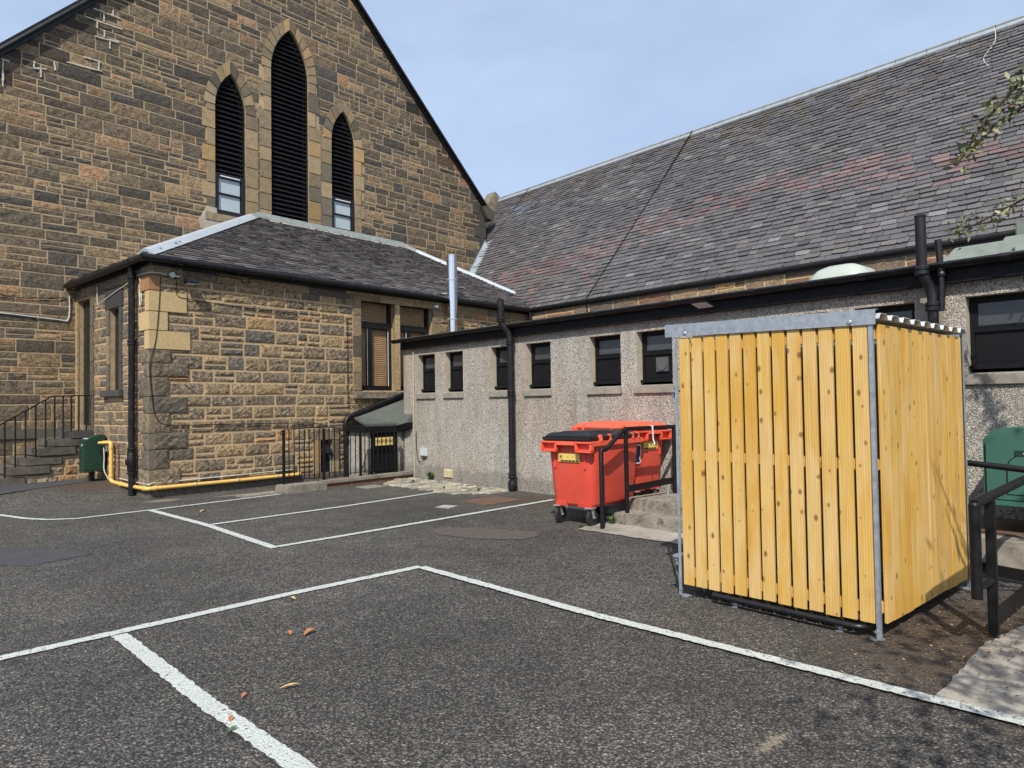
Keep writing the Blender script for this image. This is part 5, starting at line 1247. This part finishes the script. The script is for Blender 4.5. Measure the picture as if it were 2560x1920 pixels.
# ================================================================== TIMBER STORE
shed = empty('timber_store', (5.6, 2.55, 0), 0, 'yellow slatted timber bin store with galvanised frame and corrugated roof', 'bin store')
def timber_store():
    T = Matrix.Translation((-5.6, -2.55, 0)); F0, F1 = 1.805, 3.29; XF, XB = 4.73, 6.52
    zt = lambda y: 2.085 + .028 * (y - 1.77)
    def board(x0, x1, y0, y1, z0, z1, skew=0, nails=False):
        b = MB(); b.tf = T; b.hexa([(x0, y0, z0), (x1, y0, z0), (x1, y1, z0), (x0, y1, z0)], [(x0 + skew, y0, z1), (x1 + skew, y0, z1), (x1 + skew, y1, z1), (x0 + skew, y1, z1)]); 
        if nails:
            b.m = 1
            for zn in (.18, .215, 1.10, 1.14, 1.95, 1.985):
                for yn in (y0 + .022, y1 - .022): b.lathe([(.0038, -.0012), (.0038, .004)], 6, (x0, yn + U(-.006, .006), zn + U(-.012, .012)), 'x')
        return b.build('board', ['timber', 'galv'], shed, .0025)
    n = 13; a, bb = F0 + .014, F1 - .012; p = (bb - a) / n
    for i in range(n): board(XF - .002 + U(-.002, .002), XF + .018, a + i * p + .009, a + (i + 1) * p - .0115, .102 + U(-.006, .006), 2.05, 0, True)
    for y, s in ((F0 - .018, 1), (F1 + .0, 1)):
        m = 14; xa = XF + .085; q = (XB - .03 - xa) / m
        for i in range(m): o = U(-.003, .003); board(xa + i * q + .003, xa + (i + 1) * q - .003, y + o, y + .02 + o, .088 + U(-.006, .006), 2.03)
    m = 12; q = (F1 - F0) / m
    for i in range(m): board(XB, XB + .02, F0 + i * q + .004, F0 + (i + 1) * q - .004, .1, 2.0)
    def rail(pts, nm='rail'):
        b = MB(); b.tf = T; b.box(*pts); b.build(nm, 'timber', shed, .003)
    for z in (.16, 1.08, 1.93):
        rail((XF + .019, XF + .055, F0 + .03, F1 - .03, z, z + .075)); rail((XF + .06, XB - .03, F0 + .003, F0 + .035, z, z + .07)); rail((XF + .06, XB - .03, F1 - .036, F1 - .002, z, z + .07)); rail((XB - .03, XB - .002, F0 + .036, F1 - .037, z, z + .07))
    def post(x, y, sx, sy):
        b = MB(); b.tf = T; t = .005; w = .026
        b.box(min(x, x + sx * w), max(x, x + sx * w), min(y, y + sy * t), max(y, y + sy * t), 0, 2.06); b.box(min(x, x + sx * t), max(x, x + sx * t), min(y + sy * t, y + sy * w), max(y + sy * t, y + sy * w), 0, 2.06)
        b.box(min(x, x + sx * .07), max(x, x + sx * .07), min(y, y + sy * .07), max(y, y + sy * .07), 0, .006); po = b.build('post', 'galv', shed)
        k = MB(); k.tf = T; k.lathe([(.011, -.008), (.011, 0)], 6, (x - .001 if sx > 0 else x + .006, y + sy * .025, .06), 'x'); k.build('bolt', 'galv', po)
    post(XF - .006, F0 - .012, 1, 1); post(XF - .006, F1 + .020, 1, -1); post(XB + .03, F0 - .024, -1, 1); post(XB + .03, F1 + .024, -1, -1)
    f = MB(); f.tf = T; x = XF - .016; ya, yb = 1.768, 3.388
    f.hexa([(x, ya, 2.022), (x + .003, ya, 2.022), (x + .003, yb, 2.066), (x, yb, 2.066)], [(x, ya, 2.118), (x + .003, ya, 2.118), (x + .003, yb, 2.162), (x, yb, 2.162)])
    f.hexa([(x, ya, 2.118), (x + .05, ya, 2.12), (x + .05, yb, 2.164), (x, yb, 2.162)], [(x, ya, 2.121), (x + .05, ya, 2.123), (x + .05, yb, 2.167), (x, yb, 2.165)]); fo = f.build('front_fascia', 'galv', shed)
    for y in (1.93, 3.2): k = MB(); k.tf = T; k.lathe([(.016, .0), (.016, -.004), (.010, -.009), (.0, -.009)], 12, (x - .0005, y, 2.045 + .027 * (y - 1.77)), 'x'); k.build('screw', 'galv', fo, smooth=40)
    f = MB(); f.tf = T; x = XB + .055; f.hexa([(x, ya, 1.93), (x + .003, ya, 1.93), (x + .003, yb, 1.97), (x, yb, 1.97)], [(x, ya, 2.10), (x + .003, ya, 2.10), (x + .003, yb, 2.145), (x, yb, 2.145)]); f.build('rear_fascia', 'galv', shed)
    r = MB(); r.tf = T; prof = []; x = XF + .02; pt = .205
    while x < XB + .05: prof += [(x, .0), (x + .028, .036), (x + .125, .036), (x + .150, .0)]; x += pt
    yl = [1.758, 3.40]; vs = []
    for y in yl:
        for px, h in prof: vs.append((px, y, 2.062 + .027 * (y - 1.77) + h))
    m = len(prof); vs += [(v[0], v[1], v[2] - .003) for v in vs[:2 * m]]
    r.add(vs, [(i, i + 1, m + i + 1, m + i) for i in range(m - 1)] + [(2 * m + i, 3 * m + i, 3 * m + i + 1, 2 * m + i + 1) for i in range(m - 1)] + [(i, 2 * m + i, 2 * m + i + 1, i + 1) for i in range(m - 1)]); r.build('corrugated_roof', 'sheet', shed)
    t = MB(); t.tf = T; t.tube([(XF - .01, 3.0, .065), (XF - .01, 1.98, .065)] + arc((XF - .01, 1.97, .065), (XF - .01, 1.90, .065), (XF + .06, 1.90, .065), 5) + [(XF + .4, 1.90, .065)], .021, 12); bo = t.build('stop_bar', 'black', shed, smooth=45)
    for y in (2.83, 2.06): k = MB(); k.tf = T; k.box(XF + .0, XF + .07, y - .022, y + .022, .002, .008); k.box(XF + .02, XF + .04, y - .014, y + .014, .008, .055); k.build('foot_bracket', 'galv', bo)
    for z in (1.62, .30): k = MB(); k.tf = T; k.box(XF - .002, XF + .10, F1 + .025, F1 + .075, z, z + .018); k.lathe([(.018, -.03), (.018, 0)], 10, (XF + .03, F1 + .06, z)); k.lathe([(.009, -.065), (.009, -.03)], 8, (XF + .03, F1 + .06, z)); k.build('hinge', 'galv', shed)
timber_store()

# ================================================================== RIGHT SIDE: TANK, KERB STONES, HANDRAIL
tk = empty('storage_tank', (7.75, 1.05, .34), 0, 'green plastic storage tank with a louvred arched door against the roughcast wall', 'tank')
def tank():
    T = Matrix.Translation((-7.75, -1.05, -.34)); x0, x1, y0, y1, z0, z1 = 7.42, 8.15, .15, 1.90, .60, 1.265; c = .12
    b = MB(); b.tf = T; pr = [(y0, z0), (y1, z0), (y1, z1 - c), (y1 - .03, z1 - .05), (y1 - c, z1), (y0 + c, z1), (y0 + .03, z1 - .05), (y0, z1 - c)]
    b.prism([(x0, y, z) for y, z in pr], (x1 - x0, 0, 0)); b.build('shell', 'tankgreen', tk, .03, 40)
    f = MB(); f.tf = T; f.box(x0 - .02, x1, y0 - .02, y1 + .02, z0 - .03, z0 + .02); f.build('base_lip', 'tankgreen', tk, .01)
    d = MB(); d.tf = T; yc = 1.05; hw = .66; pts = [(yc - hw, z0 + .08), (yc + hw, z0 + .08), (yc + hw, .92)] + [(yc + hw * math.cos(R(a)), .92 + .22 * math.sin(R(a))) for a in range(15, 180, 15)] + [(yc - hw, .92)]
    d.prism([(x0 - .001, y, z) for y, z in pts], (-.007, 0, 0)); dd = d.build('door', 'tankgreen', tk, .003)
    g = MB(); g.tf = T; o2 = [(yc + (y - yc) * 1.015, z + (.004 if z > .7 else -.004)) for y, z in pts]; g.prism([(x0 - .0002, y, z) for y, z in o2], (-.0035, 0, 0)); g.build('door_gap', 'dark', dd)
    for k, z in enumerate((.93, .815, .70)): s = MB(); s.tf = T; s.hexa([(x0 - .045, yc - .45, z), (x0 - .006, yc - .45, z), (x0 - .006, yc + .45 - .03 * (k == 0), z), (x0 - .045, yc + .45 - .03 * (k == 0), z)], [(x0 - .012, yc - .45, z + .055), (x0 - .006, yc - .45, z + .055), (x0 - .006, yc + .45 - .03 * (k == 0), z + .055), (x0 - .012, yc + .45 - .03 * (k == 0), z + .055)]); s.build('louvre', 'tankgreen', dd)
    l = MB(); l.tf = T; l.box(x0 - .0105, x0 - .008, 1.33, 1.65, 1.015, 1.07); lo = l.build('nameplate', 'green', tk)
    text_mesh('\u2022KINGSPAN', .042, 'lettering', 'white', tk, (x0 - .0115 - 7.75, 1.487 - 1.05, 1.043 - .34), (R(90), 0, R(-90)), .95, .001)
    e = MB(); e.tf = T; e.lathe([(.02, -.002), (.02, 0)], 12, (x0 - .008, 1.50, 1.10), 'x'); e.build('emblem', 'white', tk)
    for y in (.5, 1.5): s = MB(); s.tf = T; s.box(x0 + .12, x1 - .1, y - .1, y + .1, .33, .57); s.build('support_block', 'concrete', tk, .01)
tank()
kr = empty('kerb_stones', (7.1, 1.0, 0), 0, 'row of weathered pale kerb blocks below the green tank', 'kerb')
def kerb2():
    T = Matrix.Translation((-7.1, -1.0, 0))
    y = -2.0
    while y < 4.0:
        w = U(.8, 1.2); b = MB(); b.tf = T; b.box(7.02 + U(-.01, .01), 7.32, y + .008, min(4.0, y + w) - .008, -.05, .335 + U(-.012, .012)); b.build('stone', 'concrete', kr, .03); y += w
    b = MB(); b.tf = T; b.box(7.3, RX - .01, -2, 3.98, -.05, .325); b.build('bed', 'rust', kr)
kerb2()
r2 = empty('handrail', (5.33, 1.33, 0), 0, 'black tubular handrail on the right in front of the green tank', 'handrail')
def handrail2():
    T = Matrix.Translation((-5.33, -1.33, 0)); y = 1.33; r = .030
    p = MB(); p.tf = T; p.tube([(4.995, y, .31), (4.995, y, .885)], r * 1.08, 16); p.lathe([(r * 1.08, 0), (r * .9, .012), (.0, .016)], 16, (4.995, y, .885)); p.tube([(5.0, y, .885), (5.06, y, .892), (6.95, y, .965)], r, 16); p.tube([(4.995, y, .37), (5.33, y, .37)], .024, 12); p.build('top_rail', 'iron', r2, smooth=45)
    q = MB(); q.tf = T; q.box(5.30, 5.355, y - .027, y + .027, -.01, .88); q.build('post', 'iron', r2, .006)
    q = MB(); q.tf = T; q.box(6.93, 6.98, y - .025, y + .025, -.01, .95); q.build('post', 'iron', r2, .006)
    q = MB(); q.tf = T; q.beam((5.36, y, .12), (6.93, y, .16), .012, .10); q.build('lower_bar', 'iron', r2)
    q = MB(); q.tf = T; q.tube([(6.955, 1.33, .93), (6.955, 2.0, .99), (6.955, 3.6, 1.12)], r * .9, 14); q.build('side_rail', 'iron', r2, smooth=45)
    q = MB(); q.tf = T; q.beam((6.955, 1.36, .07), (6.955, 3.5, .20), .012, .09); q.build('side_bar', 'iron', r2)
    q = MB(); q.tf = T; q.box(6.93, 6.98, 3.5, 3.55, -.01, 1.1); q.build('post', 'iron', r2, .006)
handrail2()

# ================================================================== COVERS, LEAVES, WEEDS
def cover(name, cx, cy, w, d, rz, mat, label, frame=None):
    o = empty(name, (cx, cy, 0), rz, label, 'drain cover'); b = MB(); b.box(-w / 2, w / 2, -d / 2, d / 2, -.02, .014); pl_ = b.build('plate', mat, o, .003)
    t = MB(); k = .025; W, D = w / 2 + k, d / 2 + k
    t.box(-W, W, -D, -d / 2 - .004, -.02, .012); t.box(-W, W, d / 2 + .004, D, -.02, .012); t.box(-W, -w / 2 - .004, -d / 2 - .004, d / 2 + .004, -.02, .012); t.box(w / 2 + .004, W, -d / 2 - .004, d / 2 + .004, -.02, .012)
    t.build('frame', frame or mat, o)
    for x in (-w * .3, w * .3): k = MB(); k.box(x - .015, x + .015, -.006, .006, .0135, .0155); k.build('keyhole', 'dark', o)
cover('manhole_cover', 7.20, 8.57, .72, .62, R(2), 'rust', 'rusty square manhole cover near the cobbles')
cover('drain_cover', 6.33, 8.57, .21, .22, R(20), 'drainmetal', 'small pale grey metal cover beside the white bay line', 'kerb_concrete')
cover('manhole_cover', 1.25, 14.25, .9, .6, R(15), 'rust', 'red brown iron cover at the left edge near the stone stairs')
sheet('asphalt_patch', [(5.0, 7.08), (5.2, 7.2), (5.42, 7.0), (5.86, 6.1), (5.72, 5.92), (5.42, 5.88), (5.05, 6.32), (4.92, 6.8)], .005, plain('rusty_worn_asphalt', (.078, .064, .054), .9, var=.35, vscale=14, bstr=.8, bscale=110, bdist=.008), .012)
def leaf(x, y, ln, w, rz, mat, label):
    mb = MB(); mb.col = (.07, .11, .04, 1); vs = []; n = 6
    for i in range(n + 1):
        t = i / n; ww = w * math.sin(math.pi * min(.97, t * .92 + .05)) ; z = .004 + ln * .25 * t * (1 - t) + .012 * t * t
        vs += [(ln * (t - .5), -ww / 2, z + ww * .3), (ln * (t - .5), 0, z), (ln * (t - .5), ww / 2, z + ww * .25)]
    mb.add(vs, [(3 * i + k, 3 * i + k + 1, 3 * i + k + 4, 3 * i + k + 3) for i in range(n) for k in (0, 1)])
    o = mb.build('fallen_leaf', mat, fix=False, smooth=60); o.location = (x, y, .006); o.rotation_euler = (U(-.15, .15), U(-.1, .1), rz); tag(o, label, 'leaf', 'fallen leaves on the asphalt')
leaf(2.17, 4.52, .10, .05, .3, 'leafbrown', 'larger orange brown leaf in the front bay')
leaf(2.06, 4.60, .06, .028, 1.4, 'leafbrown', 'small brown leaf just left of the larger orange one')
leaf(1.67, 3.73, .105, .022, -.4, 'leafyellow', 'long narrow pale leaf nearest the white stem line')
leaf(1.44, 3.79, .05, .022, .8, 'leafbrown', 'small reddish leaf left of the long pale leaf')
leaf(1.285, 3.55, .045, .025, 1.1, 'leafbrown', 'tiny red leaf lying on the white stem line')
leaf(1.25, 3.43, .05, .024, .2, 'leaf', 'small green leaf lying on the white stem line')
leaf(2.45, 5.40, .05, .03, 2.0, 'leafyellow', 'pale leaf beside the long white line')
leaf(3.55, 10.9, .12, .05, .5, 'leafyellow', 'pale leaf inside the far bay')
def weed(x, y, z, n, h, label, seed):
    r = random.Random(seed); o = empty('weed', (x, y, z), 0, label, 'weed', 'weeds at the foot of walls and steps'); mb = MB()
    for i in range(n):
        a = r.uniform(0, 6.28); t = r.uniform(.15, .7); ln = h * r.uniform(.5, 1.1); d = Vector((math.cos(a) * t, math.sin(a) * t, 1)).normalized(); s = Vector((-math.sin(a), math.cos(a), 0)) * h * r.uniform(.05, .11)
        g = r.uniform(.6, 1.3); mb.col = (.085 * g, .14 * g, .035 * g, 1); m = d * ln * .6
        mb.add([(0, 0, 0), m + s, d * ln + Vector((math.cos(a), math.sin(a), -.4)) * ln * .25, m - s], [(0, 1, 2, 3)])
    mb.build('leaves', 'leaf', o, fix=False)
weed(6.86, 5.80, 0, 46, .13, 'leafy weed where the lowest concrete step meets the slab', 1)
weed(6.42, 5.92, 0, 26, .07, 'low green tuft beside the front wheel of the black lidded bin', 2)
weed(8.28, 11.80, .01, 30, .22, 'tall thin weed against the roughcast wall under the grey meter box', 3)
weed(7.75, 9.55, .02, 26, .09, 'small grass tuft at the near end of the cobbles', 4)
weed(7.75, 11.6, .02, 24, .08, 'small grass tuft in the middle of the cobbles', 5)
weed(7.55, 10.3, .02, 20, .07, 'sparse grass tuft at the edge of the cobbles by the bay line', 6)

def litter():
    mb = MB(); r = random.Random(5)
    zones = [(5.35, 1.45, .6, .42, 1100), (5.9, 1.1, .5, .3, 500), (4.75, 1.25, .55, .35, 450), (4.5, .6, .7, .6, 110), (7.9, 8.3, .22, .9, 200), (2.75, 14.6, .5, .45, 260), (4.9, 12.75, 1.2, .14, 160), (6.6, 5.75, .3, .1, 40), (6.35, 2.6, .2, .8, 120), (2.2, 3.2, 1.6, 1.6, 70), (3.0, 8.5, 2.0, 2.5, 50)]
    for cx, cy, sx, sy, n in zones:
        for _ in range(n):
            x, y = r.gauss(cx, sx), r.gauss(cy, sy)
            if x < CX + 5 and -(x - CX) * math.sin(AL) + (y - CY) * math.cos(AL) > -.05 and x > CX - .05: continue
            if x > RX - .05: continue
            ln = r.uniform(.005, .016); w = ln * r.uniform(.15, .6); a = r.uniform(0, 6.28); z = gz(x, y) + r.uniform(.004, .012) + (.01 if 3.9 < x and y < 1.4 else 0)
            g = r.uniform(.5, 1.5); q = r.random(); mb.col = (.12 * g, .065 * g, .032 * g, 1) if q < .6 else ((.30 * g, .22 * g, .12 * g, 1) if q < .85 else (.05 * g, .035 * g, .025 * g, 1))
            d = Vector((math.cos(a), math.sin(a), r.uniform(-.25, .25))) * ln; s_ = Vector((-math.sin(a), math.cos(a), r.uniform(-.3, .3))) * w; p = Vector((x, y, z))
            mb.add([p - d, p + s_, p + d, p - s_], [(0, 1, 2, 3)])
    tag(mb.build('leaf_litter', 'leaf', fix=False), 'brown crumbled leaf litter and grit scattered over the asphalt', 'leaf litter', kind='stuff')
litter()

# ================================================================== OVERHANGING TREE (trunk stands right of the frame)
def tree():
    rr_ = random.Random(11); base = Vector((4.3, -2.4, 0))
    o = empty('overhanging_tree', base, 0, 'leafy shrub tree on the right whose thin sprays hang before the slate roof', 'tree')
    tr = MB(); lf = MB(); G = lambda p: Vector(p) - base
    tr.tube([G(base), G(base + Vector((.05, .1, 1.2))), G(base + Vector((.2, .25, 2.4))), G(base + Vector((.35, .6, 3.6)))], .11, 10, r1=.05)
    limbs = [
        [(4.5, -2.1, 2.5), (5.2, -.9, 3.6), (5.8, .3, 4.1), (6.0, .9, 4.0), (6.02, 1.22, 3.80), (6.0, 1.44, 3.58), (6.0, 1.64, 3.29)],
        [(5.2, -.9, 3.6), (6.2, .2, 3.95), (6.85, 1.0, 4.02), (7.0, 1.42, 3.94), (7.0, 1.62, 3.85), (7.0, 1.82, 3.68)],
        [(4.5, -1.9, 3.1), (5.8, -.4, 3.5), (7.4, .7, 3.65), (8.1, 1.5, 3.50), (8.25, 2.0, 3.34), (8.28, 2.32, 3.24)],
        [(4.6, -1.8, 3.4), (4.45, -.8, 3.4), (4.25, .1, 3.35), (4.2, .55, 3.2)],
        [(4.5, -2.0, 2.8), (4.7, -.7, 3.0), (4.55, .3, 2.75), (4.7, .75, 2.5)],
        [(4.5, -2.0, 3.0), (3.3, -1.9, 3.7), (2.0, -1.5, 3.7), (1.0, -1.05, 3.45)],
        [(4.5, -2.0, 3.2), (3.4, -1.6, 3.9), (2.4, -1.3, 3.8), (1.9, -1.0, 3.6)],
        [(4.6, -1.8, 3.6), (5.2, -2.2, 4.4), (6.0, -2.6, 4.6)], [(4.6, -1.8, 3.6), (3.9, -2.6, 4.5), (3.4, -3.3, 4.7)], [(4.6, -1.8, 3.6), (4.7, -1.4, 4.6), (4.5, -1.0, 5.0)]]
    for li, l in enumerate(limbs):
        P = [G(p) for p in l]; n = len(P); tr.tube(P, .032 if li > 2 else .022, 7, r1=.006)
        start = {0: 2.9, 1: 1.9, 2: 2.2}.get(li, .9); dens = {0: 190, 1: 190, 2: 190, 3: 16, 4: 14, 5: 520, 6: 420}.get(li, 110)
        for k in range(n - 1):
            if k + 1 < start: continue
            a, b = P[k], P[k + 1]; cnt = int((b - a).length * dens * (1 if li < 3 else 1))
            for _ in range(cnt):
                t = rr_.random(); sp = (.036 if li < 2 else (.07 if li == 2 else (.16 if li in (3, 4) else .38))) 
                p = a.lerp(b, t) + Vector((rr_.gauss(0, sp), rr_.gauss(0, sp), rr_.gauss(0, sp)))
                s = rr_.uniform(.022, .046) if li < 3 else rr_.uniform(.04, .08); d = Vector((rr_.gauss(0, 1), rr_.gauss(0, 1), rr_.gauss(-.2, .8))).normalized(); e = d.orthogonal().normalized(); e = (Matrix.Rotation(rr_.uniform(0, 6.28), 3, d) @ e)
                g = rr_.uniform(.5, 1.3); lf.col = (.095 * g, .115 * g, .040 * g, 1) if rr_.random() < .62 else ((.23 * g, .22 * g, .09 * g, 1) if rr_.random() < .75 else (.13 * g, .065 * g, .04 * g, 1))
                lf.add([p, p + d * s + e * s * .42, p + d * s * 2.0, p + d * s - e * s * .42], [(0, 1, 2, 3)])
    tr.build('trunk', 'bark', o, smooth=60); lf.build('crown', 'leaf', o, fix=False)
tree()

# ================================================================== SKY, SUN, CAMERA
SD = Vector((-.73, -.58, 1.0)).normalized()
elev = math.asin(SD.z); azim = math.atan2(SD.x, SD.y)
world = bpy.data.worlds.new('World'); scene.world = world; world.use_nodes = True; nt = world.node_tree
sky = N(nt, 'ShaderNodeTexSky', sky_type='NISHITA'); sky.sun_disc = False; sky.sun_elevation = elev; sky.sun_rotation = azim % (2 * math.pi)
sky.air_density = 1.0; sky.dust_density = 2.0; sky.ozone_density = 1.6
bg = nt.nodes['Background']; bg.inputs['Strength'].default_value = .11
tc = N(nt, 'ShaderNodeTexCoord'); mp = N(nt, 'ShaderNodeMapping'); mp.inputs['Scale'].default_value = (1.6, 1.6, 4.0); L(nt, tc.outputs['Generated'], mp.inputs['Vector'])
cl = noise(nt, mp.outputs['Vector'], 2.1, 7, .6); cl2 = noise(nt, mp.outputs['Vector'], 6.0, 5, .6)
cf = ramp(nt, math_(nt, 'ADD', math_(nt, 'MULTIPLY', cl, .8), math_(nt, 'MULTIPLY', cl2, .2)), [(.34, .56), (.68, .76)])
c = mixc(nt, cf, sky.outputs[0], (4.6, 5.7, 7.7))
L(nt, c, bg.inputs['Color'])
sl = bpy.data.lights.new('sun', 'SUN'); sl.energy = 4.2; sl.angle = R(.53); sl.color = (1, .945, .85)
so = bpy.data.objects.new('sun', sl); COL.objects.link(so); so.location = (0, 0, 30); so.rotation_euler = SD.to_track_quat('Z', 'Y').to_euler()

cam = bpy.data.cameras.new('camera'); cam.sensor_width = 36; cam.lens = 1750 / 2560 * 36; cam.clip_end = 2000; cam.clip_start = .05
co = bpy.data.objects.new('camera', cam); COL.objects.link(co); scene.camera = co
yw, pt, rl_ = 0.731067, 0.027629, -0.014818
fw = Vector((math.sin(yw) * math.cos(pt), math.cos(yw) * math.cos(pt), math.sin(pt))); r0 = Vector((math.cos(yw), -math.sin(yw), 0)); u0 = r0.cross(fw)
rt = r0 * math.cos(rl_) + u0 * math.sin(rl_); up = -r0 * math.sin(rl_) + u0 * math.cos(rl_)
co.matrix_world = Matrix(((rt.x, up.x, -fw.x, 0), (rt.y, up.y, -fw.y, 0), (rt.z, up.z, -fw.z, 1.55), (0, 0, 0, 1)))

scene.render.resolution_x, scene.render.resolution_y = 1024, 768
scene.view_settings.view_transform = 'Standard'; scene.view_settings.look = 'None'; scene.view_settings.exposure = 0.34; scene.view_settings.gamma = 1
